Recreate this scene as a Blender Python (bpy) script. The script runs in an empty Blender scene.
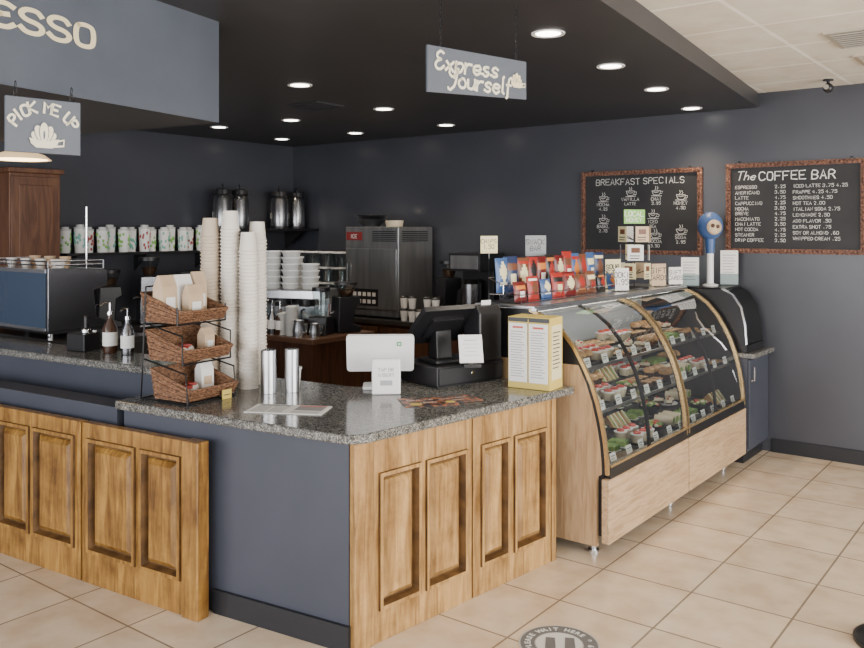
import bpy,bmesh,math,random
from mathutils import Vector,Matrix
S=bpy.context.scene;COL=S.collection
R=random.Random(11);pi=math.pi
def rad(a):return a*pi/180
# ---------------------------------------------------------------- materials
def mat(n,c,r=.5,m=0,c2=None,ns=8,st=(1,1,1),bump=0,emit=0,spec=None,lo=.35,hi=.65,det=4,dist=0,coat=0):
    M=bpy.data.materials.new(n);M.use_nodes=True;t=M.node_tree;b=t.nodes['Principled BSDF']
    b.inputs['Base Color'].default_value=(*c,1);b.inputs['Roughness'].default_value=r;b.inputs['Metallic'].default_value=m
    if spec is not None:b.inputs['Specular IOR Level'].default_value=spec
    if coat:b.inputs['Coat Weight'].default_value=coat;b.inputs['Coat Roughness'].default_value=.15
    if emit:
        b.inputs['Emission Color'].default_value=(*c,1);b.inputs['Emission Strength'].default_value=emit
    if c2 or bump:
        tc=t.nodes.new('ShaderNodeTexCoord');mp=t.nodes.new('ShaderNodeMapping');mp.inputs['Scale'].default_value=st
        no=t.nodes.new('ShaderNodeTexNoise');no.inputs['Scale'].default_value=ns;no.inputs['Detail'].default_value=det;no.inputs['Distortion'].default_value=dist
        t.links.new(tc.outputs['Object'],mp.inputs[0]);t.links.new(mp.outputs[0],no.inputs['Vector'])
        if c2:
            cr=t.nodes.new('ShaderNodeValToRGB');e=cr.color_ramp.elements
            e[0].position=lo;e[0].color=(*c,1);e[1].position=hi;e[1].color=(*c2,1)
            t.links.new(no.outputs['Fac'],cr.inputs[0]);t.links.new(cr.outputs[0],b.inputs['Base Color'])
        if bump:
            bp=t.nodes.new('ShaderNodeBump');bp.inputs['Strength'].default_value=bump;bp.inputs['Distance'].default_value=.01
            t.links.new(no.outputs['Fac'],bp.inputs['Height']);t.links.new(bp.outputs[0],b.inputs['Normal'])
    return M
def woodmat(n,c,c2,st,grime=.55):
    """grain plus large worn and stained patches"""
    M=mat(n,c,.36,c2=c2,ns=7,st=st,det=8,dist=1.3,bump=.1,lo=.3,hi=.66,coat=.35);t=M.node_tree;b=t.nodes['Principled BSDF']
    src=b.inputs['Base Color'].links[0].from_socket
    tc=t.nodes.new('ShaderNodeTexCoord');no=t.nodes.new('ShaderNodeTexNoise');no.inputs['Scale'].default_value=3.2;no.inputs['Detail'].default_value=6;no.inputs['Roughness'].default_value=.7
    cr=t.nodes.new('ShaderNodeValToRGB');e=cr.color_ramp.elements;e[0].position=.35;e[0].color=(grime,grime*.88,grime*.7,1);e[1].position=.58;e[1].color=(1,1,1,1)
    mx=t.nodes.new('ShaderNodeMixRGB');mx.blend_type='MULTIPLY';mx.inputs[0].default_value=1
    t.links.new(tc.outputs['Object'],no.inputs['Vector']);t.links.new(no.outputs['Fac'],cr.inputs[0]);t.links.new(src,mx.inputs[1]);t.links.new(cr.outputs[0],mx.inputs[2]);t.links.new(mx.outputs[0],b.inputs['Base Color'])
    return M
def brickmat(n,c,c2,mort,w,h,ms,r,off=(0,0,0),bump=.3,mot=.3):
    M=mat(n,c,r);t=M.node_tree;b=t.nodes['Principled BSDF']
    tc=t.nodes.new('ShaderNodeTexCoord');mp=t.nodes.new('ShaderNodeMapping');mp.inputs['Location'].default_value=off
    k=t.nodes.new('ShaderNodeTexBrick');k.offset=0;k.inputs['Scale'].default_value=1;k.inputs['Brick Width'].default_value=w;k.inputs['Row Height'].default_value=h
    k.inputs['Mortar Size'].default_value=ms;k.inputs['Color1'].default_value=(*c,1);k.inputs['Color2'].default_value=(*c2,1);k.inputs['Mortar'].default_value=(*mort,1)
    no=t.nodes.new('ShaderNodeTexNoise');no.inputs['Scale'].default_value=6;no.inputs['Detail'].default_value=6
    mx=t.nodes.new('ShaderNodeMixRGB');mx.blend_type='MULTIPLY';mx.inputs[0].default_value=mot
    cr=t.nodes.new('ShaderNodeValToRGB');cr.color_ramp.elements[0].color=(.7,.58,.48,1);cr.color_ramp.elements[0].position=.35;cr.color_ramp.elements[1].position=.62
    t.links.new(tc.outputs['Object'],mp.inputs[0]);t.links.new(mp.outputs[0],k.inputs['Vector']);t.links.new(tc.outputs['Object'],no.inputs['Vector'])
    t.links.new(no.outputs['Fac'],cr.inputs[0]);t.links.new(k.outputs['Color'],mx.inputs[1]);t.links.new(cr.outputs[0],mx.inputs[2]);t.links.new(mx.outputs[0],b.inputs['Base Color'])
    bp=t.nodes.new('ShaderNodeBump');bp.invert=True;bp.inputs['Strength'].default_value=bump;bp.inputs['Distance'].default_value=.004
    t.links.new(k.outputs['Fac'],bp.inputs['Height']);t.links.new(bp.outputs[0],b.inputs['Normal'])
    return M
def glassmat(n,tint=(.88,.92,.90),k=.8,rough=.03,base=.07):
    M=bpy.data.materials.new(n);M.use_nodes=True;t=M.node_tree;t.nodes.clear()
    o=t.nodes.new('ShaderNodeOutputMaterial');mx=t.nodes.new('ShaderNodeMixShader');tr=t.nodes.new('ShaderNodeBsdfTransparent');gl=t.nodes.new('ShaderNodeBsdfGlossy')
    lw=t.nodes.new('ShaderNodeLayerWeight');lw.inputs[0].default_value=.5
    p=t.nodes.new('ShaderNodeMath');p.operation='POWER';p.inputs[1].default_value=3
    q=t.nodes.new('ShaderNodeMath');q.operation='MULTIPLY_ADD';q.inputs[1].default_value=k;q.inputs[2].default_value=base
    tr.inputs[0].default_value=(*tint,1);gl.inputs['Roughness'].default_value=rough
    t.links.new(lw.outputs['Facing'],p.inputs[0]);t.links.new(p.outputs[0],q.inputs[0]);t.links.new(q.outputs[0],mx.inputs[0])
    t.links.new(tr.outputs[0],mx.inputs[1]);t.links.new(gl.outputs[0],mx.inputs[2]);t.links.new(mx.outputs[0],o.inputs[0])
    return M
wallm=mat('wall_paint',(.046,.049,.061),.30,c2=(.055,.058,.071),ns=1.5)
ceilm=mat('dark_ceiling_paint',(.034,.034,.038),.42,c2=(.040,.040,.045),ns=2)
bluem=mat('blue_counter_paint',(.044,.050,.070),.5,c2=(.052,.058,.080),ns=3)
signblue=mat('slate_sign_paint',(.082,.096,.122),.5,c2=(.095,.11,.138),ns=4)
tile=brickmat('beige_floor_tile',(.76,.62,.46),(.67,.545,.405),(.27,.21,.155),.45,.45,.005,.20,(.1,.14,0),.3,.5)
white_ceil=brickmat('ceiling_tile',(.78,.75,.66),(.73,.70,.61),(.95,.93,.87),.61,.61,.014,.9,(.1,.35,0),.8)
wood=woodmat('honey_pine',(.16,.068,.010),(.44,.235,.055),(4,4,.45),.5)
wood2=woodmat('honey_pine_light',(.25,.125,.032),(.56,.34,.13),(4,4,.4),.58)
woodd=mat('shaded_groove_pine',(.06,.026,.006),.5,c2=(.15,.075,.022),ns=12)  # groove shade put into the wood colour of the panel mouldings
oak=mat('light_oak',(.38,.24,.13),.42,c2=(.56,.39,.24),ns=9,st=(4,.5,5),det=8,dist=1.0,lo=.32,hi=.6)
oakv=mat('light_oak_upright',(.33,.20,.10),.42,c2=(.48,.32,.18),ns=9,st=(5,5,.5),det=8,dist=1.0,lo=.32,hi=.6)
brown=mat('brown_wood',(.040,.017,.010),.35,c2=(.085,.036,.018),ns=6,st=(4,4,.5),dist=1)
black=mat('black_plastic',(.012,.012,.014),.35)
blackm=mat('black_metal',(.02,.02,.022),.4,.4)
rubber=mat('black_baseboard',(.012,.013,.017),.5)
steel=mat('brushed_steel',(.55,.56,.58),.28,1,c2=(.66,.67,.69),ns=20,st=(1,1,.1))
urnst=mat('dull_steel',(.30,.30,.31),.25,1)
dsteel=mat('dark_steel',(.22,.22,.24),.22,1)
ssteel=mat('satin_stainless',(.20,.205,.21),.28,.6,c2=(.27,.275,.28),ns=16,st=(1,1,.12))
chrome=mat('chrome',(.8,.8,.82),.12,1)
gold=mat('champagne_trim',(.60,.43,.22),.26,.8)
white=mat('white_plastic',(.82,.82,.82),.35)
frost=mat('frosted_white_plastic',(.58,.58,.56),.45)
paper=mat('white_paper',(.82,.81,.78),.8)
cupm=mat('paper_cup',(.76,.71,.63),.6)
cupt=mat('tan_cup',(.55,.45,.34),.6)
kraft=mat('kraft_paper',(.54,.39,.25),.75,c2=(.62,.48,.33),ns=8)
wicker=mat('wicker',(.08,.035,.018),.55,c2=(.30,.15,.075),ns=70,st=(1,1,2.2),bump=.9,det=2)
glass=glassmat('clear_glass',(.74,.78,.77),1.0,.03,.12);shelfg=glassmat('shelf_glass',(.93,.96,.95),.3,.05,.03);glassj=glassmat('jar_glass',(.8,.85,.85),.5,.05,.1)
glassd=glassmat('smoked_glass',(.12,.12,.14),.5,.05,.06)
chalkb=mat('chalkboard',(.014,.014,.016),.6,c2=(.024,.024,.026),ns=3)
frameb=mat('carved_frame',(.06,.020,.014),.45,c2=(.24,.11,.065),ns=60,bump=.9,det=3)
chalk=mat('white_chalk',(.52,.52,.50),.9,c2=(.72,.72,.69),ns=30)
goldt=mat('gold_lettering',(.82,.72,.46),.6);creamt=mat('cream_lettering',(.84,.78,.60),.6)
yellow=mat('yellow_card',(.66,.50,.12),.6);ycard=mat('pale_yellow_card',(.78,.70,.42),.7)
lampm=mat('lamp_glow',(1,.93,.82),.5,emit=14)
warmg=mat('warm_glow',(1,.66,.30),.5,emit=9)
red=mat('red_foil',(.36,.028,.022),.35);bluef=mat('blue_foil',(.05,.11,.28),.35);orange=mat('orange_foil',(.62,.20,.04),.4);greenf=mat('green_print',(.22,.5,.10),.5);tealf=mat('teal_print',(.2,.5,.42),.5);greyc=mat('grey_card',(.35,.36,.38),.6)
lettuce=mat('lettuce',(.08,.2,.03),.6,c2=(.28,.4,.10),ns=30,bump=.6);crust=mat('baked_crust',(.30,.14,.045),.5,c2=(.55,.33,.14),ns=18,bump=.3);choc=mat('chocolate',(.07,.03,.015),.4);cream=mat('cream',(.66,.56,.40),.5);tomato=mat('tomato',(.5,.05,.03),.35);labelred=mat('dark_red_label',(.28,.03,.03),.5)
amber=mat('syrup_brown',(.05,.02,.01),.15);laminate=mat('dark_laminate',(.03,.028,.028),.3)
def granitemat():
    M=mat('speckled_granite',(.2,.2,.2),.14);t=M.node_tree;b=t.nodes['Principled BSDF']
    tc=t.nodes.new('ShaderNodeTexCoord')
    v=t.nodes.new('ShaderNodeTexVoronoi');v.inputs['Scale'].default_value=210
    n=t.nodes.new('ShaderNodeTexNoise');n.inputs['Scale'].default_value=45;n.inputs['Detail'].default_value=5
    c1=t.nodes.new('ShaderNodeValToRGB');e=c1.color_ramp.elements;e[0].position=.15;e[0].color=(.05,.05,.05,1);e[1].position=.85;e[1].color=(.36,.36,.34,1)
    x=e.new(.5);x.color=(.155,.155,.15,1)
    c2=t.nodes.new('ShaderNodeValToRGB');e=c2.color_ramp.elements;e[0].position=.38;e[0].color=(.62,.61,.59,1);e[1].position=.62;e[1].color=(1.0,.98,.94,1)
    mx=t.nodes.new('ShaderNodeMixRGB');mx.blend_type='MULTIPLY';mx.inputs[0].default_value=1
    t.links.new(tc.outputs['Object'],v.inputs['Vector']);t.links.new(tc.outputs['Object'],n.inputs['Vector'])
    t.links.new(v.outputs['Color'],c1.inputs[0]);t.links.new(n.outputs['Fac'],c2.inputs[0]);t.links.new(c1.outputs[0],mx.inputs[1]);t.links.new(c2.outputs[0],mx.inputs[2]);t.links.new(mx.outputs[0],b.inputs['Base Color'])
    return M
granite=granitemat()
# ---------------------------------------------------------------- stroke lettering
def G(s):return [[(int(a[0]),int(a[1])) for a in st.split()] for st in s.split('|')]
GL={'A':'00 26 40|12 32','B':'00 06 36 45 44 33 03|33 42 41 30 00','C':'45 36 16 05 01 10 30 41','D':'00 06 26 44 42 20 00','E':'46 06 00 40|03 33','F':'46 06 00|03 33','G':'45 36 16 05 01 10 30 41 43 23','H':'00 06|40 46|03 43','I':'20 26','J':'36 31 20 10 01','K':'00 06|46 03 40','L':'06 00 40','M':'00 06 23 46 40','N':'00 06 40 46','O':'16 05 01 10 30 41 45 36 16','P':'00 06 36 45 44 33 03','Q':'16 05 01 10 30 41 45 36 16|22 40','R':'00 06 36 45 44 33 03|23 40','S':'45 36 16 05 04 13 33 42 41 30 10 01','T':'06 46|26 20','U':'06 01 10 30 41 46','V':'06 20 46','W':'06 10 24 30 46','X':'06 40|00 46','Y':'06 23 46|23 20','Z':'06 46 00 40','0':'16 05 01 10 30 41 45 36 16','1':'15 26 20','2':'05 16 36 45 44 00 40','3':'05 16 36 45 44 33 23|33 42 41 30 10 01','4':'30 36 02 42','5':'46 06 04 34 43 41 30 10 01','6':'36 16 04 01 10 30 41 42 33 13 02','7':'06 46 10','8':'13 04 05 16 36 45 44 33 13 02 01 10 30 41 42 33','9':'44 33 13 04 05 16 36 45 42 30 10','.':'20 21','*':'22 24|13 33','&':'40 05 16 25 01 10 42','-':'13 33'}
GL={k:G(v) for k,v in GL.items()}
LW={'e':'0 1.6 3 1.6 3 2.5 2 3 1 3 0 2 0 1 1 0 2.2 0 3 .6','x':'0 3 3 0|0 0 3 3','p':'0 3 0 -2|0 2.2 1 3 2.3 3 3 2 3 1 2 0 1 0 0 .8','r':'0 3 0 0|0 2 1 3 2.5 3','s':'2.8 2.6 2 3 1 3 .2 2.3 1 1.6 2.2 1.3 2.9 .7 2 0 1 0 0 .5','o':'1 3 0 2 0 1 1 0 2 0 3 1 3 2 2 3 1 3','u':'0 3 0 .8 1 0 2 0 3 1 3 3|3 1 3 0','l':'.6 5.6 .2 5 .4 .5 1.2 0','f':'2.6 5 1.8 5.8 1 5 1 0 .6 -1.4|0 3 2.2 3','h':'0 6 0 0|0 2 1 3 2 3 2.7 2.2 2.7 0','Ý':'0 6 .3 4 1.6 3.2 3.2 4 3.6 6|3.6 5 3 1 1.6 -1.2 .2 -.6','É':'3.5 5.2 2.2 6 .8 5.4 .8 3.9 2.4 3.2|2.4 3.2 .4 2.4 .2 1 1.4 0 3 .2 3.8 1.2','ê':'4 5.4 3 6 1.2 6 .5 5 .6 3.8 1.6 3.1|1.6 3.1 .2 2.6 0 1.2 1 0 3 0 4.1 .9|1.6 3.1 3 3.3','ŝ':'4 4.9 3.2 6 1 6 0 5 0 4.1 1 3.2 3.2 2.8 4.2 1.9 4.2 .9 3.2 0 1 0 -.1 1.1'}
for k,v in LW.items():
    o=[]
    for st in v.split('|'):
        a=[float(q) for q in st.split()];o.append(list(zip(a[::2],a[1::2])))
    GL[k]=o
ANG=set('AEFHIKLMNTVWXYZ147.*-')
def chaikin(p):
    cl=p[0]==p[-1];o=[] if cl else [p[0]]
    for a,b in zip(p,p[1:]):
        o+=[(a[0]*.75+b[0]*.25,a[1]*.75+b[1]*.25),(a[0]*.25+b[0]*.75,a[1]*.25+b[1]*.75)]
    if cl:o.append(o[0])
    else:o.append(p[-1])
    return o
# ---------------------------------------------------------------- mesh builder
def setm(o,label,cat,group=None):
    o['label']=label;o['category']=cat
    if group:o['group']=group
    return o
def E(n,label,cat,loc,rz=0,group=None):
    o=bpy.data.objects.new(n,None);o.empty_display_size=.05;o.location=loc;o.rotation_euler=(0,0,rz);COL.objects.link(o);return setm(o,label,cat,group)
class B:
    def __init__(s,*mats):s.bm=bmesh.new();s.mats=list(mats);s.m=Matrix()
    def add(s,vs,fs,mi=0,sm=False):
        V=[s.bm.verts.new(s.m@Vector(v)) for v in vs]
        for f in fs:
            try:
                q=s.bm.faces.new([V[i] for i in f]);q.material_index=mi;q.smooth=sm
            except ValueError:pass
        return s
    def box(s,x0,x1,y0,y1,z0,z1,mi=0):
        return s.add([(x,y,z) for z in(z0,z1) for y in(y0,y1) for x in(x0,x1)],[(0,2,3,1),(4,5,7,6),(0,1,5,4),(2,6,7,3),(0,4,6,2),(1,3,7,5)],mi)
    def lathe(s,pr,n=24,mi=0,c=(0,0,0),ax='z'):
        vs=[];fs=[];idx=[]
        for r,z in pr:
            if r<1e-6:idx.append([len(vs)]);vs.append((0,0,z))
            else:
                idx.append(list(range(len(vs),len(vs)+n)))
                vs+=[(r*math.cos(2*pi*i/n),r*math.sin(2*pi*i/n),z) for i in range(n)]
        for a,b in zip(idx,idx[1:]):
            for i in range(n):
                j=(i+1)%n
                if len(a)==1 and len(b)==1:continue
                if len(a)==1:fs.append((a[0],b[i],b[j]))
                elif len(b)==1:fs.append((a[i],a[j],b[0]))
                else:fs.append((a[i],a[j],b[j],b[i]))
        if ax=='y':vs=[(x,z,-y) for x,y,z in vs]
        if ax=='x':vs=[(z,y,-x) for x,y,z in vs]
        return s.add([(x+c[0],y+c[1],z+c[2]) for x,y,z in vs],fs,mi,True)
    def cyl(s,r,z0,z1,c=(0,0,0),mi=0,n=24,r2=None,ax='z'):
        return s.lathe([(0,z0),(r,z0),(r if r2 is None else r2,z1),(0,z1)],n,mi,c,ax)
    def sph(s,r,c=(0,0,0),sc=(1,1,1),mi=0,n=16,k=8):
        pr=[(r*math.sin(pi*i/k),-r*math.cos(pi*i/k)) for i in range(k+1)];pr[0]=(0,-r);pr[-1]=(0,r)
        m=s.m;s.m=m@Matrix.Translation(c)@Matrix.Diagonal((*sc,1));s.lathe(pr,n,mi);s.m=m;return s
    def prism(s,pts,lo,hi,ax='z',mi=0,sm=False):
        n=len(pts)
        f={'z':lambda a,b,h:(a,b,h),'y':lambda a,b,h:(a,h,b),'x':lambda a,b,h:(h,a,b)}[ax]
        return s.add([f(a,b,lo) for a,b in pts]+[f(a,b,hi) for a,b in pts],[tuple(range(n)),tuple(range(n,2*n))]+[(i,(i+1)%n,n+(i+1)%n,n+i) for i in range(n)],mi,sm)
    def sheet(s,pts,lo,hi,mi=0):
        n=len(pts);return s.add([(a,lo,b) for a,b in pts]+[(a,hi,b) for a,b in pts],[(i,i+1,n+i+1,n+i) for i in range(n-1)],mi,True)
    def tube(s,path,r,n=8,mi=0,rs=None,closed=False):
        P=[Vector(p) for p in path];N=len(P);vs=[];fs=[];up=Vector((0,0,1))
        for i,p in enumerate(P):
            a=P[(i-1)%N] if closed or i>0 else p;b=P[(i+1)%N] if closed or i<N-1 else p
            t=(b-a).normalized();u=up if abs(t.dot(up))<.95 else Vector((1,0,0))
            x=t.cross(u).normalized();y=t.cross(x);q=rs[i] if rs else r
            vs+=[tuple(p+x*q*math.cos(2*pi*j/n)+y*q*math.sin(2*pi*j/n)) for j in range(n)]
        for i in range(N if closed else N-1):
            k=(i+1)%N
            for j in range(n):
                l=(j+1)%n;fs.append((i*n+j,i*n+l,k*n+l,k*n+j))
        if not closed:fs+=[tuple(range(n)),tuple(range((N-1)*n,N*n))]
        return s.add(vs,fs,mi,True)
    def strokes(s,sts,k,o,r,u,w,mi=0,jit=0):
        """flat brush strokes on the plane o + r*x + u*y"""
        r=Vector(r);u=Vector(u)
        for st in sts:
            P=[Vector(((p[0]+R.uniform(-jit,jit))*k,(p[1]+R.uniform(-jit,jit))*k)) for p in st]
            N=len(P);vs=[]
            for i,p in enumerate(P):
                a=P[max(i-1,0)];b=P[min(i+1,N-1)];t=(b-a)
                if t.length<1e-9:t=Vector((1,0))
                t.normalize();n=Vector((-t.y,t.x))*w/2
                e=t*w*.4*(-1 if i==0 else 1 if i==N-1 else 0)
                for q in(p+e+n,p+e-n):vs.append(tuple(Vector(o)+r*q.x+u*q.y))
            s.add(vs,[(2*i,2*i+1,2*i+3,2*i+2) for i in range(N-1)],mi)
        return s
    def hand(s,t,size,o,r=(1,0,0),u=(0,0,1),mi=0,al='CENTER',w=None,jit=.12,sp=1.0,sh=0,sx=1.0):
        r=Vector(r).normalized()*sx;u=Vector(u).normalized();k=size/6;w=w or size*.11
        def adv(c):
            if c==' ':return 2.6
            return max(p[0] for st in GL[c] for p in st)+1.5*sp if c in GL and c not in 'I.' else (5.0 if c in'I.' else 4)
        tot=sum(adv(c) for c in t);x={'CENTER':-tot/2,'LEFT':0,'RIGHT':-tot}[al]
        for c in t:
            if c in GL:
                g=GL[c]
                if c not in ANG:g=[chaikin(st) if len(st)>2 else st for st in g]
                if c in'êŝO' and size>.07:g=[chaikin(st) for st in g]
                if sh:g=[[(p[0]+sh*p[1],p[1]) for p in st] for st in g]
                dy=R.uniform(-.2,.2)*(jit>0)
                s.strokes([[(p[0]+x,p[1]+dy) for p in st] for st in g],k,o,r,u,w,mi,jit*.5)
            x+=adv(c)
        return s
    def text(s,t,size,o,r=(1,0,0),u=(0,0,1),mi=0,al='CENTER',bold=0,shear=0,ext=0.0008,sp=1):
        c=bpy.data.curves.new('t','FONT');c.body=t;c.size=size;c.align_x=al;c.offset=bold;c.shear=shear;c.extrude=ext;c.resolution_u=2;c.space_character=sp
        ob=bpy.data.objects.new('t',c);COL.objects.link(ob);bpy.context.view_layer.update()
        me=bpy.data.meshes.new_from_object(ob.evaluated_get(bpy.context.evaluated_depsgraph_get()))
        bpy.data.objects.remove(ob);bpy.data.curves.remove(c)
        r=Vector(r).normalized();u=Vector(u).normalized();w=r.cross(u)
        m=Matrix((r,u,w)).transposed().to_4x4();m.translation=Vector(o);me.transform(s.m@m)
        k=len(s.bm.faces);s.bm.from_mesh(me);bpy.data.meshes.remove(me);s.bm.faces.ensure_lookup_table()
        for f in s.bm.faces[k:]:f.material_index=mi;f.smooth=False
        return s
    def done(s,n,parent=None,loc=(0,0,0),rz=0,label=None,cat=None,group=None,bev=0,sharp=38,struct=False,rot=None,recalc=True):
        if recalc:bmesh.ops.recalc_face_normals(s.bm,faces=s.bm.faces[:])
        for e in s.bm.edges:
            if len(e.link_faces)==2 and e.calc_face_angle(0)>rad(sharp):e.smooth=False
        me=bpy.data.meshes.new(n);s.bm.to_mesh(me);s.bm.free()
        for m in s.mats:me.materials.append(m)
        o=bpy.data.objects.new(n,me);o.location=loc;o.rotation_euler=rot or (0,0,rz);COL.objects.link(o)
        if parent:o.parent=parent
        if label:o['label']=label
        if cat:o['category']=cat
        if group:o['group']=group
        if struct:o['kind']='structure'
        if bev:
            md=o.modifiers.new('bevel','BEVEL');md.width=bev;md.segments=2;md.limit_method='ANGLE';md.angle_limit=rad(40)
        return o
def kids(o):return [c for c in bpy.data.objects if c.parent==o]
def dup(o,loc,rz=None,sc=None,label=None,mats=None):
    n=o.copy();COL.objects.link(n);n.location=loc
    if rz is not None:n.rotation_euler=(o.rotation_euler[0],o.rotation_euler[1],rz)
    if sc:n.scale=sc
    if label:n['label']=label
    if mats and n.data:
        n.data=n.data.copy()
        for i,m in enumerate(mats):n.data.materials[i]=m
    for c in kids(o):
        k=c.copy();COL.objects.link(k);k.parent=n
    return n
# ---------------------------------------------------------------- camera
F=850;H=1.7;th=math.atan(648/850)
cam=bpy.data.objects.new('camera',bpy.data.cameras.new('camera'));COL.objects.link(cam)
cam.location=(0,0,H);cam.rotation_euler=(pi/2,0,th);cam.data.lens=F/864*36;cam.data.shift_y=-94/864;S.camera=cam
# ---------------------------------------------------------------- shell
B(tile).box(-8,4,-3,6.9,-.1,0).done('floor',struct=True)
B(wallm).box(-7.3,4,6.77,6.92,0,2.85).done('wall_back',struct=True)
B(wallm).box(-7.3,-7.16,-3,6.77,0,2.85).done('wall_left',struct=True)
B(ceilm).prism([(-7.16,-1.5),(-1.04,-1.5),(-1.576,3.21),(-1.98,6.77),(-7.16,6.77)],2.65,2.84).done('ceiling',struct=True)
B(white_ceil).box(-2.3,4,-3,6.77,2.76,2.84).done('ceiling',struct=True)
B(rubber).box(-1.88,4,6.755,6.77,0,.105).done('baseboard_back',struct=True,bev=.003)
b=B(signblue,ceilm);b.add([(-3.125,2.495,2.19),(-2.86,1.3,2.19),(-7.1,.9,2.19),(-7.1,2.0,2.19),(-3.125,2.495,2.65),(-2.86,1.3,2.65),(-7.1,.9,2.65),(-7.1,2.0,2.65)],[(0,1,5,4),(2,3,7,6),(1,2,6,5),(0,4,7,3),(4,5,6,7)],0);b.add([(-3.125,2.495,2.19),(-2.86,1.3,2.19),(-7.1,.9,2.19),(-7.1,2.0,2.19)],[(0,1,2,3)],1)
b.done('ceiling',struct=True)
r=Vector((-3.125+2.86,2.495-1.3,0)).normalized()
o=Vector((-3.125,2.495,0))-r*.705+Vector((r.y,-r.x,0))*.004
b=B(goldt);b.hand('êŝPRêŝŝO',.080,(o.x,o.y,2.385),r,(0,0,1),0,'RIGHT',.0165,0,1.0,0,1.55)
b.done('sign_lettering',label='large gold espresso lettering on a slate blue bulkhead',cat='sign lettering')
# ---------------------------------------------------------------- serving counter
rt=Vector((.119,.993,0)).normalized();an=math.atan2(.993,.119)
root=E('serving_counter','blue painted L-shaped serving counter clad with pine panels','counter',(0,0,0))
B(bluem).prism([(-3.65,2.35),(-2.345,2.522),(-2.18,3.93),(-2.86,3.97),(-2.96,3.25),(-3.65,3.16)],0,.84).done('body',root)
B(rubber).prism([(-3.06,2.41),(-2.335,2.505),(-2.335,2.53),(-3.06,2.43)],0,.105).done('skirting',root,label='black rubber skirting')
def rrect(c,r,n=5):
    out=[]
    for i,p in enumerate(c):
        p=Vector(p[:2]);a=Vector(c[i-1][:2]);q=Vector(c[(i+1)%len(c)][:2]);rr=r[i] if isinstance(r,list) else r
        if rr==0:out.append(tuple(p));continue
        u=(a-p).normalized();v=(q-p).normalized()
        for k in range(n+1):
            t=k/n;out.append(tuple((p+u*rr)*(1-t)**2+p*2*t*(1-t)+(p+v*rr)*t*t))
    return out
B(granite).prism(rrect([(-3.70,2.315),(-2.285,2.495),(-2.10,4.0),(-2.92,4.0),(-3.0,3.3),(-3.70,3.22)],[.04,.09,.03,0,.03,.02]),.84,.88).done('granite_worktop',label='speckled grey granite worktop with rounded corner',cat='countertop',bev=.008)
def unit(L,Hh,pan,z0,z1,loc,rz,label,m=wood,t=.03):
    rt=E('pine_wainscot_panel',label,'wood panel',loc,rz,'pine counter panels')
    b=B(m);b.box(0,L,.024,t,0,Hh)
    xs=[0]+[v for p in pan for v in p]+[L]
    for i in range(0,len(xs),2):b.box(xs[i],xs[i+1],0,.024,0,Hh)
    for p in pan:b.box(p[0],p[1],0,.024,0,z0);b.box(p[0],p[1],0,.024,z1,Hh)
    b.done('panel_frame',rt,bev=.002)
    for p in pan:
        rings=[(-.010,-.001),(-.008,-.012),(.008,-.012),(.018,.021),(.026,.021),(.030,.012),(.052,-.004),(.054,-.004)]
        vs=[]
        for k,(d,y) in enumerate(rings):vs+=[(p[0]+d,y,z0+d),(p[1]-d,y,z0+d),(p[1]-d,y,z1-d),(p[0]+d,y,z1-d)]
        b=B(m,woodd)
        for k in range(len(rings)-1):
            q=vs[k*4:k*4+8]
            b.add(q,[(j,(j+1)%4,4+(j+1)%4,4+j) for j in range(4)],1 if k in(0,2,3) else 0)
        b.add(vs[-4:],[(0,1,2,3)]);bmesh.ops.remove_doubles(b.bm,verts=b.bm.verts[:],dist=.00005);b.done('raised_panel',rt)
    return rt
fo=Vector((-2.312,2.525,0))
def ff(t,out=0):
    p=fo+rt*t;n=Vector((rt.y,-rt.x,0));return (p.x+n.x*out,p.y+n.y*out,0)
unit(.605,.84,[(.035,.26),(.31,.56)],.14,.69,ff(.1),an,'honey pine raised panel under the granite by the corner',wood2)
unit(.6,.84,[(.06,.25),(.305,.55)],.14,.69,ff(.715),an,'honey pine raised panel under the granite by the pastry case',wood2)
B(wood2).box(0,.103,-.004,.03,0,.84).done('pine_corner_post',None,ff(-.005),an,label='upright honey pine post at the blue counter corner',cat='wood post',bev=.004)
B(wood2).box(0,.035,-.006,.03,0,.84).done('pine_corner_post',None,ff(1.32),an,label='slim honey pine post beside the pastry case',cat='wood post',bev=.004)
wr=Vector((.9953,.097,0));wa=math.atan2(.097,.9953);w0=Vector((-3.10,2.318,0))
def wf(t,z=0):p=w0-wr*t;return (p.x,p.y,z)
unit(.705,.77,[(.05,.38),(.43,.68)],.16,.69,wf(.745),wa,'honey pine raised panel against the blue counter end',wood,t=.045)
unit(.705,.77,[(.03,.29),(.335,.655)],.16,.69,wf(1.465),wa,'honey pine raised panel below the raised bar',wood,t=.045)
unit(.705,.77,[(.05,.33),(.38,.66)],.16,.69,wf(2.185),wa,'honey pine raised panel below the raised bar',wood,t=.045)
B(wood).box(0,.10,-.014,.055,0,.775).done('pine_corner_post',None,wf(.04),wa,label='upright honey pine post ending the low panelling',cat='wood post',bev=.005)
# raised bar
root=E('raised_bar','blue painted raised bar with a stepped ledge','counter',(0,0,0))
B(bluem).prism([(-5.9,2.42),(-3.79,2.63),(-3.80,2.83),(-5.9,2.62)],0,.96).done('body',root)
B(bluem).prism([(-5.3,2.20),(-3.71,2.35),(-3.71,2.49),(-5.3,2.34)],0,.84).done('ledge',root)
B(granite).prism(rrect([(-5.95,2.36),(-3.74,2.575),(-3.76,2.89),(-5.95,2.68)],[0,.06,.03,0]),.96,1.0).done('granite_worktop',label='speckled grey granite top of the raised bar',cat='countertop',bev=.008)
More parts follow.
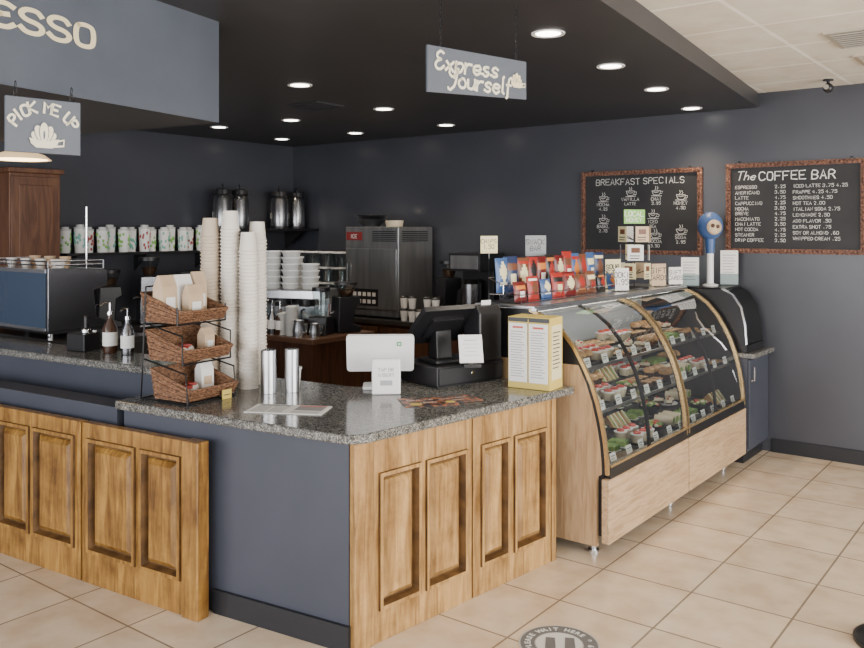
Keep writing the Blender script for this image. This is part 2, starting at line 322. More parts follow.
# ---------------------------------------------------------------- display case
cx,cy=-1.93,4.04
case=E('refrigerated_display_case','curved glass refrigerated pastry case with light oak base','display case',(cx,cy,0))
PR=[(0,.44),(-.004,.52),(-.012,.60),(-.03,.70),(-.055,.80),(-.09,.90),(-.135,.99),(-.19,1.08),(-.26,1.16),(-.34,1.22),(-.46,1.265)]
def off(d):
    o=[]
    for i,p in enumerate(PR):
        a=Vector(PR[max(i-1,0)]);c=Vector(PR[min(i+1,len(PR)-1)]);t=(c-a).normalized();n=Vector((t.y,-t.x));o.append((p[0]+n.x*d,p[1]+n.y*d))
    return o
L=2.2
B(blackm,greyc).box(-.81,-.03,.0,L,.11,.455).box(-.81,-.78,0,L,.455,1.265).box(-.78,-.775,.01,L-.01,.47,1.25,1).done('body',case)
B(oak).box(-.03,.012,-.03,1.088,.085,.415).done('base_panel',case,bev=.004)
B(oak).box(-.03,.012,1.106,L+.02,.085,.415).done('base_panel',case,bev=.004)
B(oakv).prism([(-.81,.06),(-.06,.06),(-.06,.42),(-.03,.44)]+[(x-.03,z) for x,z in PR[1:7]]+[(-.81,.99)],-.025,-.001,'y').done('end_panel',case,label='light oak end panel with curved front')
B(black).prism([(-.81,.99),(-.165,.99)]+[(x-.03,z) for x,z in PR[7:]]+[(-.81,1.265)],-.024,-.001,'y').done('end_panel',case,label='black upper end panel')
B(black).prism([(-.81,.06),(-.03,.06),(-.03,.42),(0,.44)]+PR[1:]+[(-.81,1.265)],L,L+.02,'y').done('end_panel',case,label='black end panel')
B(black).prism(off(-.009)+off(-.034)[::-1],-.0245,-.002,'y').done('glass_seal',case,label='black seal behind the glass frame')
B(black).box(-.02,.006,0,L,.416,.475).done('bumper',case,label='black bumper strip')
B(steel).box(-.82,-.43,-.03,L+.02,1.27,1.285).box(-.45,-.42,-.03,L+.02,1.255,1.275).done('top',case,label='brushed steel top',bev=.003)
gi=off(-.004)
for y0,y1 in((.015,1.07),(1.125,L-.01)):
    B(glass).sheet(gi,y0,y1).done('curved_glass',case,label='curved clear glass front')
go=off(.008);gn=off(-.010)
for y0,y1 in((-.029,-.010),(1.070,1.086),(1.108,1.124),(L-.005,L+.02)):
    B(gold).prism(go+gn[::-1],y0,y1,'y').done('glass_frame',case,label='champagne metal glass frame')
B(black).prism(off(.0)+off(-.03)[::-1],1.087,1.107,'y').done('glass_divider',case,label='black gap divider between the glass sections')
B(gold).box(-.002,.010,0,L,.474,.486).done('glass_frame',case,label='champagne metal glass channel')
g2=off(-.008);g3=off(-.024)
for y in(.55,1.66):B(black).prism(g2+g3[::-1],y-.010,y+.010,'y').done('shelf_bracket',case)
for z,x1 in((.735,-.09),(.955,-.17)):
    B(shelfg,steel).add([(-.77,.02,z),(x1-.01,.02,z),(x1-.01,L-.02,z),(-.77,L-.02,z)],[(0,1,2,3)]).box(x1-.012,x1,.02,L-.02,z-.012,z+.004,1).done('shelf',case)
B(steel).box(-.05,-.03,.02,L-.02,.456,.466).done('shelf_rail',case)
B(lampm).cyl(.006,.1,L-.1,(-.50,0,1.245),0,8,ax='y').done('lamp_tube',case,label='glowing interior lamp tube')
for x,y in((-.12,.06),(-.12,1.1),(-.12,2.1),(-.75,.1),(-.75,2.1)):
    B(steel).cyl(.018,.012,.11,(x,y,0)).cyl(.03,0,.012,(x,y,0)).done('leg',case)
for x,z,p in((-2.42,1.235,6),(-2.2,.94,2),(-2.1,.72,2.5)):
    li=bpy.data.lights.new('case_lamp','AREA');li.shape='RECTANGLE';li.size=.05;li.size_y=2.0;li.energy=p;li.color=(1,.95,.86)
    lo=bpy.data.objects.new('case_lamp',li);lo.location=(x,5.14,z);lo.rotation_euler=(0,rad(15),0);COL.objects.link(lo)
def fproto():
    D={}
    b=B(crust);pts=[];rs=[]
    for i in range(11):
        a=-1.2+2.4*i/10;pts.append((.05*math.sin(a)*1.1,.05*math.cos(a)-.03,.03));rs.append(.006+.020*math.cos(a*1.15)*(1+.12*(i%2)))
    D['croissant']=(b.tube(pts,.02,10,0,rs).done('croissant',label='golden baked croissant on the case shelf',cat='pastry',group='pastries in the display case'))
    b=B(crust,choc);b.lathe([(0,0),(.024,0),(.032,.04)],14,1).lathe([(.032,.04),(.04,.045),(.036,.062),(.018,.074),(0,.076)],14,0)
    D['muffin']=b.done('muffin',label='brown muffin on the case shelf',cat='muffin',group='muffins in the display case')
    b=B(cream,lettuce,crust);b.prism([(-.06,0),(.06,0),(0,.075)],-.03,-.014,'y',2).prism([(-.057,0),(.057,0),(0,.07)],-.014,.006,'y',1).prism([(-.06,0),(.06,0),(0,.075)],.006,.022,'y',0)
    D['sandwich']=b.done('sandwich',label='cut triangular sandwich with green filling',cat='sandwich',group='sandwiches in the display case')
    rt=E('salad_bowl','black bowl heaped with green salad','salad bowl',(0,0,0),0,'salad bowls in the display case')
    B(black).lathe([(0,0),(.05,0),(.085,.045),(.08,.045),(.05,.008),(0,.008)],20).done('bowl',rt)
    b=B(lettuce,tomato,cream)
    for i in range(34):
        a=R.uniform(0,6.28);q=.062*math.sqrt(R.random());b.sph(R.uniform(.01,.02),(q*math.cos(a),q*math.sin(a),.04+.022*(1-(q/.062)**2)),(1,1,.55),R.choice([0,0,0,0,1,2]),7,4)
    o=b.done('salad',rt);o['kind']='stuff';D['salad']=rt
    rt=E('dessert_plate','white plate holding slices of cake','plate',(0,0,0),0,'dessert plates in the display case')
    B(white).lathe([(0,0),(.05,0),(.09,.014),(.09,.018),(.05,.006),(0,.006)],24).done('plate',rt)
    for k in range(3):
        b=B(cream,choc,tomato);b.m=Matrix.Rotation(k*2.1,4,'Z');b.prism([(.008,0),(.072,-.024),(.072,.024)],.008,.028,'z',1).prism([(.008,0),(.072,-.024),(.072,.024)],.028,.046,'z',0).sph(.008,(.055,0,.05),(1,1,1),2,8,4);b.done('cake_slice',rt)
    D['cake']=rt
    b=B(crust,choc);b.lathe([(0,0),(.038,.0),(.042,.006),(.036,.013),(0,.016)],16)
    for i in range(8):b.sph(.005,(R.uniform(-.025,.025),R.uniform(-.025,.025),.014),(1,1,.6),1,6,3)
    D['cookie']=b.done('cookie',label='chocolate chip cookie on the case shelf',cat='cookie',group='cookies in the display case')
    b=B(cream,lettuce);b.cyl(.03,-.06,.06,(0,0,.03),0,14,ax='x');b.cyl(.024,-.061,.061,(0,0,.03),1,14,ax='x')
    D['wrap']=b.done('wrap_roll',label='pale tortilla wrap roll with green filling',cat='wrap',group='wraps in the display case')
    b=B(white,lettuce);b.prism([(-.055,-.045),(.055,-.045),(.055,.045),(-.055,.045)],0,.006,'z',0).box(-.05,.05,-.04,.04,.006,.035,1)
    D['box']=b.done('veggie_pack',label='packed green vegetables on a white tray',cat='food pack',group='food packs in the display case',bev=.006)
    b=B(choc,crust);b.box(-.035,.035,-.03,.03,0,.03,0).box(-.033,.033,-.028,.028,.03,.036,1)
    D['brownie']=b.done('brownie',label='dark chocolate brownie square on the case shelf',cat='brownie',group='brownies in the display case',bev=.004)
    b=B(tomato,cream,white);b.lathe([(0,0),(.028,0),(.038,.05),(0,.05)],14,1).lathe([(.039,.048),(.039,.054),(0,.054)],14,2).sph(.024,(0,0,.058),(1,1,.5),0,10,5)
    D['parfait']=b.done('parfait_cup',label='cream dessert cup topped with red fruit',cat='dessert',group='dessert cups in the display case')
    return D
D=fproto();used=set()
trayp=B(black).box(-.11,.11,-.13,.13,0,.006).box(-.11,-.105,-.13,.13,.006,.016).box(.105,.11,-.13,.13,.006,.016).box(-.105,.105,-.13,-.125,.006,.016).box(-.105,.105,.125,.13,.006,.016).done('serving_tray',label='black serving tray on a case shelf',cat='tray',group='serving trays in the display case')
tf=True
def put(k,loc,rz):
    if k not in used:
        used.add(k);D[k].location=loc;D[k].rotation_euler=(0,0,rz);return D[k]
    return dup(D[k],loc,rz)
LAY={'croissant':[(0,-.08),(0,.0),(0,.08)],'muffin':[(-.05,-.08),(.05,-.08),(-.05,.0),(.05,.0),(-.05,.08),(.05,.08)],'parfait':[(-.05,-.08),(.05,-.08),(-.05,.0),(.05,.0),(-.05,.08),(.05,.08)],'sandwich':[(0,-.09),(0,-.03),(0,.03),(0,.09)],'cookie':[(-.05,-.08),(.05,-.08),(-.05,.01),(.05,.01),(-.05,.09),(.05,.09)],'wrap':[(0,-.09),(0,-.02),(0,.05)],'box':[(0,-.065),(0,.06)],'brownie':[(-.05,-.09),(.05,-.09),(-.05,-.02),(.05,-.02),(-.05,.06),(.05,.06)]}
plan=[(.456,-.17,'salad box parfait salad wrap box salad sandwich'),(.456,-.42,'box wrap salad sandwich box salad cake wrap'),(.456,-.65,'sandwich salad box wrap salad box sandwich salad'),
 (.736,-.22,'sandwich parfait salad brownie muffin wrap parfait cookie'),(.736,-.5,'cake salad muffin sandwich parfait cake box croissant'),
 (.956,-.30,'muffin parfait cookie cake croissant box brownie cookie'),(.956,-.56,'croissant muffin cake cookie parfait brownie muffin cake')]
for z,x,ks in plan:
    for j,k in enumerate(ks.split()):
        y=.15+j*.271;wx,wy=cx+x,cy+y
        if k in('salad','cake'):
            put(k,(wx,wy,z+.001),R.uniform(0,6));continue
        if tf:trayp.location=(wx,wy,z+.001);tf=False
        else:dup(trayp,(wx,wy,z+.001))
        for ax,ay in LAY[k]:put(k,(wx+ax+R.uniform(-.003,.003),wy+ay,z+.0075),R.uniform(-.15,.15))
tg=None
for z,x in((.467,-.035),(.74,-.092),(.96,-.172)):
    for j in range(11):
        y=.12+j*.196+R.uniform(-.02,.02);p=(cx+x,cy+y,z)
        if tg is None:
            tg=B(paper,black).add([(0,-.035,0),(0,.035,0),(-.014,.035,.05),(-.014,-.035,.05)],[(0,1,2,3)])
            tg.box(-.0095,-.0075,-.025,.02,.031,.035,1).box(-.0062,-.0042,-.025,.012,.02,.023,1)
            tg=tg.done('price_tag',None,p,label='small white price tag on a shelf edge',cat='price tag',group='price tags in the display case')
        else:dup(tg,p)
# ---------------------------------------------------------------- menu boards
def board(x0,x1,z0,z1,label,fn):
    rt=E('menu_chalkboard',label,'chalkboard',((x0+x1)/2,6.77,z0),0,'menu boards on the wall')
    w=(x1-x0)/2;h=z1-z0;f=.036
    B(chalkb).box(-w+f,w-f,-.018,-.002,f,h-f).done('board',rt)
    b=B(frameb)
    b.box(-w,w,-.035,-.001,0,f).box(-w,w,-.035,-.001,h-f,h).box(-w,-w+f,-.035,-.001,f,h-f).box(w-f,w,-.035,-.001,f,h-f)
    n=int(2*w/.03)
    for i in range(n):
        for zz in(f/2,h-f/2):b.sph(.012,(-w+.018+i*(2*w-.036)/(n-1),-.036,zz),(1,.6,1),0,7,4)
    n=int(h/.03)
    for i in range(1,n-1):
        for xx in(-w+f/2,w-f/2):b.sph(.012,(xx,-.036,.018+i*(h-.036)/(n-1)),(1,.6,1),0,7,4)
    b.done('carved_frame',rt,label='carved reddish wooden frame')
    fn(rt,w,h)
    for xx in(-w+.1,w-.1):B(blackm).cyl(.006,-.03,-.004,(xx,0,h+.012),0,8,ax='y').done('mounting_hook',rt)
    return rt
def line(rt,s,size,x,y,z,al='CENTER',w=.0036,n='chalk_line'):
    if s:b=B(chalk);b.hand(s,size,(x,y,z+R.uniform(-.002,.002)),al=al,w=w,jit=.3);b.done(n,rt)
def cupdraw(rt,x,z,s):
    y=-.0195;b=B(chalk);o=(x,y,z);a=dict(k=s,o=o,r=(1,0,0),u=(0,0,1),w=.0045,jit=.06)
    b.strokes([[(-1,1),(-.8,.3),(-.5,0),(.5,0),(.8,.3),(1,1),(-1,1)],[(.85,.8),(1.4,.8),(1.3,.3),(.75,.3)],[(-.3,1.2),(-.1,1.5),(-.3,1.9)],[(.2,1.2),(.4,1.5),(.2,1.9)],[(-.6,.75),(-.1,.55),(.5,.75)],[(-1.2,-.15),(1.2,-.15)]],**a)
    b.done('cup_drawing',rt)
def t1(rt,w,h):
    y=-.0195;line(rt,'BREAKFAST SPECIALS',.05,0,y,h-.118,w=.0055,n='chalk_heading')
    for x,z,a,c in((-.33,.40,'MOCHA','4.25'),(-.08,.44,'VANILLA','LATTE'),(.15,.44,'CHAI','3.95'),(.36,.40,'HONEY','4.50'),(.12,.25,'ICED','TEA'),(-.33,.21,'BAGEL','2.75'),(.14,.085,'COCOA','3.50'),(-.10,.1,'SCONE',''),(.36,.12,'SODA','2.95')):
        cupdraw(rt,x,z+.055,.038);line(rt,a,.026,x,y,z+.012);line(rt,c,.023,x,y,z-.024)
def t2(rt,w,h):
    y=-.0195;b=B(mat('bright_chalk',(.85,.85,.82),.9))
    b.hand('The',.066,(-.345,y,h-.13),w=.007,sh=.3,jit=.25);b.hand('COFFEE BAR',.064,(.03,y,h-.137),w=.0085,sp=1.0,jit=.3);b.done('chalk_heading',rt)
    L=['ESPRESSO','AMERICANO','LATTE','CAPPUCCINO','MOCHA','BREVE','MACCHIATO','CHAI LATTE','HOT COCOA','STEAMER','DRIP COFFEE']
    for i,s in enumerate(L):
        z=h-.20-i*.041;line(rt,s,.023,-.43,y,z,'LEFT');line(rt,'%d.%02d'%(2+i%3,25*(1+i%3)),.023,-.05,y,z,'RIGHT')
    L=['ICED LATTE 3.75 4.25','FRAPPE 4.25 4.75','SMOOTHIES 4.50','HOT TEA 2.00','ITALIAN SODA 2.75','LEMONADE 2.50','ADD FLAVOR .50','EXTRA SHOT .75','SOY OR ALMOND .60','WHIPPED CREAM .25']
    for i,s in enumerate(L):line(rt,s,.023,.0,y,h-.20-i*.044,'LEFT')
board(-3.486,-2.415,1.495,2.205,'chalkboard with drink drawings in a carved reddish frame',t1)
board(-2.223,-1.22,1.52,2.22,'coffee menu chalkboard in a carved reddish frame',t2)
# ---------------------------------------------------------------- hanging signs
def hsign(name,label,A,Bp,za,zb,zat,zbt,lm):
    A=Vector((*A,0));Q=Vector((*Bp,0));r=(Q-A);Lw=r.length;r.normalize();n=Vector((r.y,-r.x,0))
    rt=E(name,label,'hanging sign',tuple(A+Vector((0,0,min(za,zb)))));base=Vector(rt.location)
    def q(t,z,o=0):p=A+r*t+n*o;return tuple(Vector((p.x,p.y,z))-base)
    vs=[q(0,za,.006),q(Lw,zb,.006),q(Lw,zbt,.006),q(0,zat,.006),q(0,za,-.006),q(Lw,zb,-.006),q(Lw,zbt,-.006),q(0,zat,-.006)]
    B(signblue).add(vs,[(0,1,2,3),(4,5,6,7),(0,1,5,4),(1,2,6,5),(2,3,7,6),(3,0,4,7)]).done('sign_board',rt,bev=.002)
    return rt,B(lm),q,r,base
def oval(b,q,t,z,w,h,ang,o=.0085,mi=0):
    pts=[]
    for i in range(14):
        a=2*pi*i/14;x=w*math.cos(a);y=h+h*math.sin(a)
        pts.append(q(t+x*math.cos(ang)+y*math.sin(ang),z+y*math.cos(ang)-x*math.sin(ang),o))
    b.add(pts,[tuple(range(14))],mi)
def emblem(q,t,z,s,parent,m):
    b=B(m,signblue)
    for i,(a,h,w) in enumerate(((-50,.030,.019),(50,.030,.019),(-24,.036,.018),(24,.036,.018),(0,.040,.017))):
        oval(b,q,t,z,(w+.003)*s,(h+.002)*s,rad(a),.0080+i*.0006,1);oval(b,q,t,z,w*s,h*s,rad(a),.0083+i*.0006,0)
        oval(b,q,t,z+.012*s,.004*s,h*s*.45,rad(a),.0085+i*.0006,1)
    pts=[(-.058,.016),(-.052,-.006),(-.032,-.022),(.032,-.022),(.052,-.006),(.058,.016),(.0,.004)]
    b.add([q(t+x*s,z+y*s,.0118) for x,y in pts],[tuple(range(7))],0)
    b.strokes([[(.052,.008),(.078,.014),(.076,-.01),(.042,-.014)]],s,q(t,z,.0119),Vector(q(1,0))-Vector(q(0,0)),(0,0,1),.008*s,0)
    b.done('emblem',parent,label='cream cup emblem')
rt_,b,q,r,base=hsign('hanging_sign','slate blue hanging sign with cream script on chains',(-2.016,2.61),(-1.89,3.14),2.236,2.258,2.42,2.42,creamt)
b.hand('Éxpress',.074,q(.03,2.330,.009),r,(0,0,1),0,'LEFT',.0112,.35,.72,.14)
b.hand('Ýourself',.074,q(.10,2.268,.009),r,(0,0,1),0,'LEFT',.0112,.35,.62,.14)
b.done('sign_lettering',rt_)
emblem(q,.482,2.315,.62,rt_,goldt)
def chain(path0,z0,z1,parent,base):
    b=B(blackm);k=0;z=z0
    while z<z1-.005:
        p=Vector(path0)-Vector((base.x,base.y,0));pts=[]
        for i in range(8):
            a=2*pi*i/8;dx=.006*math.cos(a)
            pts.append((p.x+(dx if k%2 else 0),p.y+(0 if k%2 else dx),z-base.z+.014+.014*math.sin(a)))
        b.tube(pts,.0016,5,closed=True);z+=.0235;k+=1
    b.done('hanging_chain',parent)
chain((-2.0,2.68,0),2.42,2.65,rt_,base);chain((-1.90,3.08,0),2.42,2.65,rt_,base)
rt_,b,q,r,base=hsign('hanging_sign','small slate sign with pick me up lettering on chains',(-2.85,1.39),(-2.82,1.64),1.963,1.963,2.15,2.15,creamt)
for i,c in enumerate('PICK ME UP'):
    if c==' ':continue
    a=rad(158-i*136/9);Z=Vector((0,0,1))
    rr=(r*math.sin(a)-Z*math.cos(a)*.6).normalized();uu=(Z*math.sin(a)+r*math.cos(a)*.6);uu=(uu-rr*uu.dot(rr)).normalized()
    k_=.036/6;b.hand(c,.036,tuple(Vector(q(.124+.090*math.cos(a),2.033+.07*math.sin(a),.009))+(rr*k_*.8 if c!='I' else Vector())),rr,uu,0,'CENTER',.0088,.1)
b.done('sign_lettering',rt_)
emblem(q,.124,2.0,.86,rt_,creamt)
chain((-2.84,1.42,0),2.15,2.19,rt_,base);chain((-2.823,1.61,0),2.15,2.19,rt_,base)
# ---------------------------------------------------------------- ceiling lamps
proto=None
for i,(x,y) in enumerate([(-2.04,3.6),(-2.16,4.54),(-2.27,5.47),(-2.41,6.5),(-4.34,5.07),(-4.06,3.9),(-5.42,5.1),(-5.64,6.16),(-4.56,6.19),(-6.31,5.04),(-6.62,6.1)]):
    if proto is None:
        proto=E('recessed_downlight','round white recessed downlight in the dark ceiling','ceiling light',(x,y,2.65),0,'recessed downlights')
        B(white).lathe([(.062,-.001),(.082,-.001),(.08,-.007),(.062,-.004),(.062,-.001)],28).done('trim_ring',proto)
        B(lampm).cyl(.06,-.004,-.001,(0,0,0),0,28).done('lamp_lens',proto)
    else:dup(proto,(x,y,2.65))
    l=bpy.data.lights.new('downlight','SPOT');l.energy=60 if i==3 else 46 if x<-3 else 30;l.spot_size=rad(105);l.spot_blend=.9;l.color=(1,.80,.56) if i in(3,7,8,10) else (1,.88,.72);l.shadow_soft_size=.06
    o=bpy.data.objects.new('downlight_glow',l);o.location=(x,y,2.63);COL.objects.link(o)
def vent(n,x0,x1,y0,y1,z,m1,m2,label):
    b=B(m1,m2);b.box(x0,x1,y0,y1,-.012,0,0);k=8
    b.box(x0+.03,x1-.03,y0+.03,y1-.03,-.014,-.0125,1)
    for i in range(k):
        yy=y0+.04+i*(y1-y0-.08)/(k-1);b.box(x0+.03,x1-.03,yy-.008,yy+.004,-.02,-.012,0)
    b.done(n,None,(0,0,z),label=label,cat='air vent')
vent('ceiling_vent',-4.78,-4.46,4.45,4.75,2.65,ceilm,black,'dark square air vent in the dark ceiling')
vent('ceiling_vent',-1.10,-.62,4.9,5.35,2.76,mat('cream_vent',(.40,.37,.31),.6),rubber,'grey louvred air vent in the tiled ceiling')
vent('ceiling_vent',-1.10,-.72,5.65,6.0,2.76,mat('tan_vent',(.42,.36,.28),.6),greyc,'tan louvred air vent in the tiled ceiling')
rt_=E('security_camera','small black security camera under the tiled ceiling','camera',(-1.41,6.45,2.70))
B(black).cyl(.035,.05,.06,(0,0,0)).tube([(0,0,.05),(0,0,.02)],.01).done('mount',rt_)
B(black,chrome).sph(.035,(0,0,0)).cyl(.018,-.06,0,(0,0,0),1,14,ax='y').done('camera_head',rt_)
rt_=E('pendant_lamp','wide pendant lamp glowing warm near the back bar','pendant lamp',(-5.22,2.64,2.135))
B(mat('warm_shade',(1,.70,.38),.5,emit=.9)).lathe([(.18,0),(.14,.03),(.05,.06),(0,.07),(0,.064),(.05,.054),(.135,.025),(.17,0),(.18,0)],28).done('shade',rt_)
B(warmg).lathe([(0,.002),(.16,.002),(.14,.012),(0,.012)],24).done('bulb_diffuser',rt_)
B(black).cyl(.004,.07,.515,(0,0,0),0,8).done('cord',rt_)
# ---------------------------------------------------------------- floor decal + stanchion
b=B(mat('decal_grey',(.42,.41,.4),.6),mat('decal_dark',(.13,.13,.13),.6),mat('decal_white',(.6,.6,.57),.7));b.cyl(.165,0,.0015,(0,0,0),0,48).lathe([(.10,.0016),(.158,.0016),(.158,.002),(.10,.002),(.10,.0016)],48,1).cyl(.095,.0015,.0022,(0,0,0),2,40)
for i,c in enumerate('PLEASE WAIT HERE * 6 FEET APART *'):
    a=rad(200-i*360/33);u=Vector((math.cos(a),math.sin(a),0));r_=Vector((math.sin(a),-math.cos(a),0))
    b.text(c,.034,(u.x*.117,u.y*.117,.0022),r_,u,2,'CENTER',.001)
for s in(-1,1):b.prism([(s*.04-.022,-.05),(s*.04+.022,-.05),(s*.04+.028,.05),(s*.04-.01,.055)],.0022,.003,'z',1)
b.done('floor_decal',None,(-1.70,3.09,0),.6,label='round black and white waiting decal stuck on tiles',cat='floor sticker')
B(black).lathe([(0,0),(.17,0),(.17,.015),(.15,.03),(.04,.045),(.026,.06),(.026,.95),(.035,.96),(.035,1.0),(0,1.0)],32).done('stanchion_post',None,(-.59,3.93,0),label='black queue barrier post with round base',cat='barrier post')
# ---------------------------------------------------------------- side cabinet
rt_=E('side_cabinet','dark blue cabinet between the pastry case and wall','cabinet',(-2.25,6.5,0))
B(bluem,rubber).box(-.3,.33,-.21,.265,.09,.77,0).box(-.28,.3,-.2,.26,0,.09,1).done('body',rt_)
B(bluem).box(.33,.347,-.2,.255,.11,.755).done('door',rt_,bev=.004)
B(chrome).tube([(.347,-.16,.6),(.367,-.16,.6),(.367,-.16,.7),(.347,-.16,.7)],.005).done('handle',rt_)
B(granite).box(-2.56,-1.86,6.275,6.768,.77,.805).done('granite_worktop',label='speckled granite top on the side cabinet',cat='countertop',bev=.005)
rt_=E('bakery_case','black countertop bakery case with curved glass front','bakery case',(-2.43,6.31,.805))
pf=[(.5,.06),(.49,.2),(.46,.33),(.40,.42),(.32,.46)]
B(black).box(0,.5,0,.4,0,.05).box(0,.02,0,.4,.05,.46).box(0,.33,0,.4,.45,.465).done('body',rt_,bev=.003)
B(glassd).sheet([(x-.004,z-.003) for x,z in pf],.01,.39).done('curved_glass',rt_)
for y in(0,.388):B(black).prism([(.0,.05),(.5,.05)]+pf+[(0,.46)],y,y+.01,'y').done('side_panel',rt_)
B(chrome).prism([(x+.006,z+.004) for x,z in pf]+[(x-.006,z-.004) for x,z in pf[::-1]],-.004,.012,'y').done('trim_strip',rt_)
# ================================================================ THINGS ON THE SERVING COUNTER
CZ=.881;KS=1.14;RX,RY=-3.30,2.45
rk=E('basket_rack','three-tier black wire rack with wicker baskets','basket rack',(RX,RY,CZ),rad(96));rk.scale=(KS,KS,1.03)
b=B(blackm)
for x in(.004,.276):
    b.tube([(x,.0,.004),(x,.28,.004),(x,.27,.2),(x,.25,.53)],.004,6).tube([(x,.0,.004),(x,.01,.14),(x,.26,.19)],.004,6).tube([(x,.03,.18),(x,.03,.31),(x,.26,.36)],.004,6).tube([(x,.06,.36),(x,.06,.44)],.004,6)
for y,z in((0,.004),(.28,.004),(.25,.53),(.03,.18),(.06,.36)):b.tube([(.004,y,z),(.276,y,z)],.004,6)
b.done('wire_frame',rk)
for z0,y0 in((.012,.0),(.19,.03),(.365,.06)):
    b=B(wicker);side=[(y0+.01,z0),(y0+.2,z0),(y0+.225,z0+.13),(y0-.015,z0+.05)]
    b.box(.012,.268,y0+.01,y0+.2,z0,z0+.006)
    b.prism(side,.008,.016,'x').prism(side,.264,.272,'x')
    b.prism([(y0+.01,z0),(y0+.018,z0),(y0-.007,z0+.05),(y0-.015,z0+.05)],.016,.264,'x')
    b.prism([(y0+.192,z0),(y0+.2,z0),(y0+.225,z0+.13),(y0+.217,z0+.13)],.016,.264,'x')
    P=[(.01,y0-.015,z0+.052),(.27,y0-.015,z0+.052),(.27,y0+.223,z0+.132),(.01,y0+.223,z0+.132)]
    b.tube(P,.008,6,closed=True)
    for k in range(14):b.tube([(.02+k*.0185,y0-.013-.002,z0+.05),(.02+k*.0185,y0+.008,z0+.002)],.004,5)
    for k in range(4):
        zz=z0+.01+k*.011;yy=y0+.008-(zz-z0)*.5;b.tube([(.012,yy-.003,zz),(.268,yy-.003,zz)],.0035,5)
    for x in(.007,.273):
        for k in range(4):
            f=(k+.5)/4;b.tube([(x,y0+.01-.025*f,z0+.05*f),(x,y0+.2+.025*f,z0+.13*f)],.004,5)
    b.done('wicker_basket',rk)
def rkw(x,y,z):
    a=rad(96);x*=KS;y*=KS;return (RX+x*math.cos(a)-y*math.sin(a),RY+x*math.sin(a)+y*math.cos(a),CZ+z*1.03)
b=B(kraft,paper);b.prism([(-.035,0),(.035,0),(.032,.16),(.004,.215),(-.004,.215),(-.03,.16)],-.048,.048,'x',0).box(-.03,.03,-.037,-.036,.05,.11,1)
kb=b.done('kraft_bag',None,rkw(.055,.19,.374),rad(99),label='brown kraft paper bag standing in the wicker basket',cat='paper bag',group='paper bags in the baskets',bev=.004)
dup(kb,rkw(.14,.185,.374),rad(93),label='white paper bag standing in the wicker basket',mats=[paper,kraft]);dup(kb,rkw(.225,.18,.374),rad(97),(.8,.9,1.05))
dup(kb,rkw(.14,.115,.374),rad(95),(.95,.75,.78))
dup(kb,rkw(.22,.12,.20),rad(98),(.7,.8,.6));dup(kb,rkw(.21,.12,.022),rad(92),(.8,.8,.68),label='white paper bag standing in the wicker basket',mats=[paper,kraft])
b=B(mat('pale_wrap',(.75,.72,.66),.4),red);b.sph(.045,(0,0,.028),(1,.6,.62),0,12,6).box(-.02,.02,-.03,.03,.045,.056,1)
sp_=b.done('snack_pack',None,rkw(.07,.07,.02),rad(60),label='pale wrapped snack pack lying in a wicker basket',cat='snack',group='snack packs in the baskets')
for p in((.13,.12,.02),(.06,.15,.02),(.06,.10,.2),(.13,.15,.2)):dup(sp_,rkw(*p),R.uniform(0,3))
B(yellow,black).box(-.03,.03,-.002,.002,0,.045,0).box(-.02,.02,-.003,-.002,.018,.022,1).done('price_card',None,rkw(.2,-.024,.0),rad(96),label='small yellow price card in front of the rack',cat='price card')
# cup stacks
def cup(m):
    return B(m).lathe([(.047,0),(.0515,0),(.0515,.007),(.047,.009),(.038,.105),(.0,.105),(0,.102),(.036,.102),(.0455,.004),(.047,0)],20)
def stack(x,y,zt,m,label,pit=.0185):
    k=int((zt-CZ-.1)/pit);c=cup(m).done('paper_cup',None,(x,y,CZ),label=label,cat='paper cup',group='stacked paper cups')
    for i in range(1,k+1):dup(c,(x+R.uniform(-.0015,.0015),y+R.uniform(-.0015,.0015),CZ+i*pit))
stack(-3.64,2.85,1.77,cupt,'tan paper cup nested upside down in a tall stack')
stack(-3.54,2.90,1.81,cupm,'white paper cup nested upside down in the tallest stack')
stack(-3.43,2.93,1.69,cupm,'white paper cup nested upside down in a tall stack')
stack(-3.50,3.05,1.74,cupm,'white paper cup nested upside down in a rear stack')
# canisters
def can(x,y,r_,h,label):
    rt_=E('steel_canister',label,'canister',(x,y,CZ))
    B(steel).lathe([(0,0),(r_,0),(r_,h),(r_-.004,h),(r_-.004,.01),(0,.01)],28).lathe([(r_,h*.3),(r_+.001,h*.3),(r_+.001,h*.32),(r_,h*.32)],28).done('body',rt_)
    for i in range(6):
        a=i*1.05;B(black).cyl(.003,.02,h+.005,(math.cos(a)*r_*.55,math.sin(a)*r_*.55,0),0,6).done('straw',rt_)
can(-3.25,2.905,.040,.215,'brushed steel straw canister on the counter');can(-3.18,3.0,.036,.215,'slim steel stirrer canister on the counter')
rt_=E('takeaway_cup','small white lidded takeaway cup on the counter','cup',(-3.26,3.09,CZ))
B(white).lathe([(0,0),(.028,0),(.038,.095),(0,.095)],18).done('cup_body',rt_);B(white).cyl(.041,.095,.105,(0,0,0),0,18).done('lid',rt_)
# newspaper
b=B(paper,mat('newsprint',(.3,.3,.3),.8),tomato);b.box(-.19,.17,-.09,.09,0,.003)
b.box(-.17,-.02,.055,.08,.0031,.0036,1).box(.02,.15,-.02,.06,.0031,.0036,1).box(.02,.15,.064,.08,.0031,.0036,2)
for i in range(9):
    b.box(-.17,-.1,.04-i*.014,.045-i*.014,.0031,.0034,1).box(-.09,-.02,.04-i*.014,.045-i*.014,.0031,.0034,1)
    if i>5:b.box(.02,.15,.04-i*.014,.045-i*.014,.0031,.0034,1)
b.done('newspaper',None,(-2.86,2.69,CZ),rad(28),label='folded newspaper lying on the granite counter',cat='newspaper')
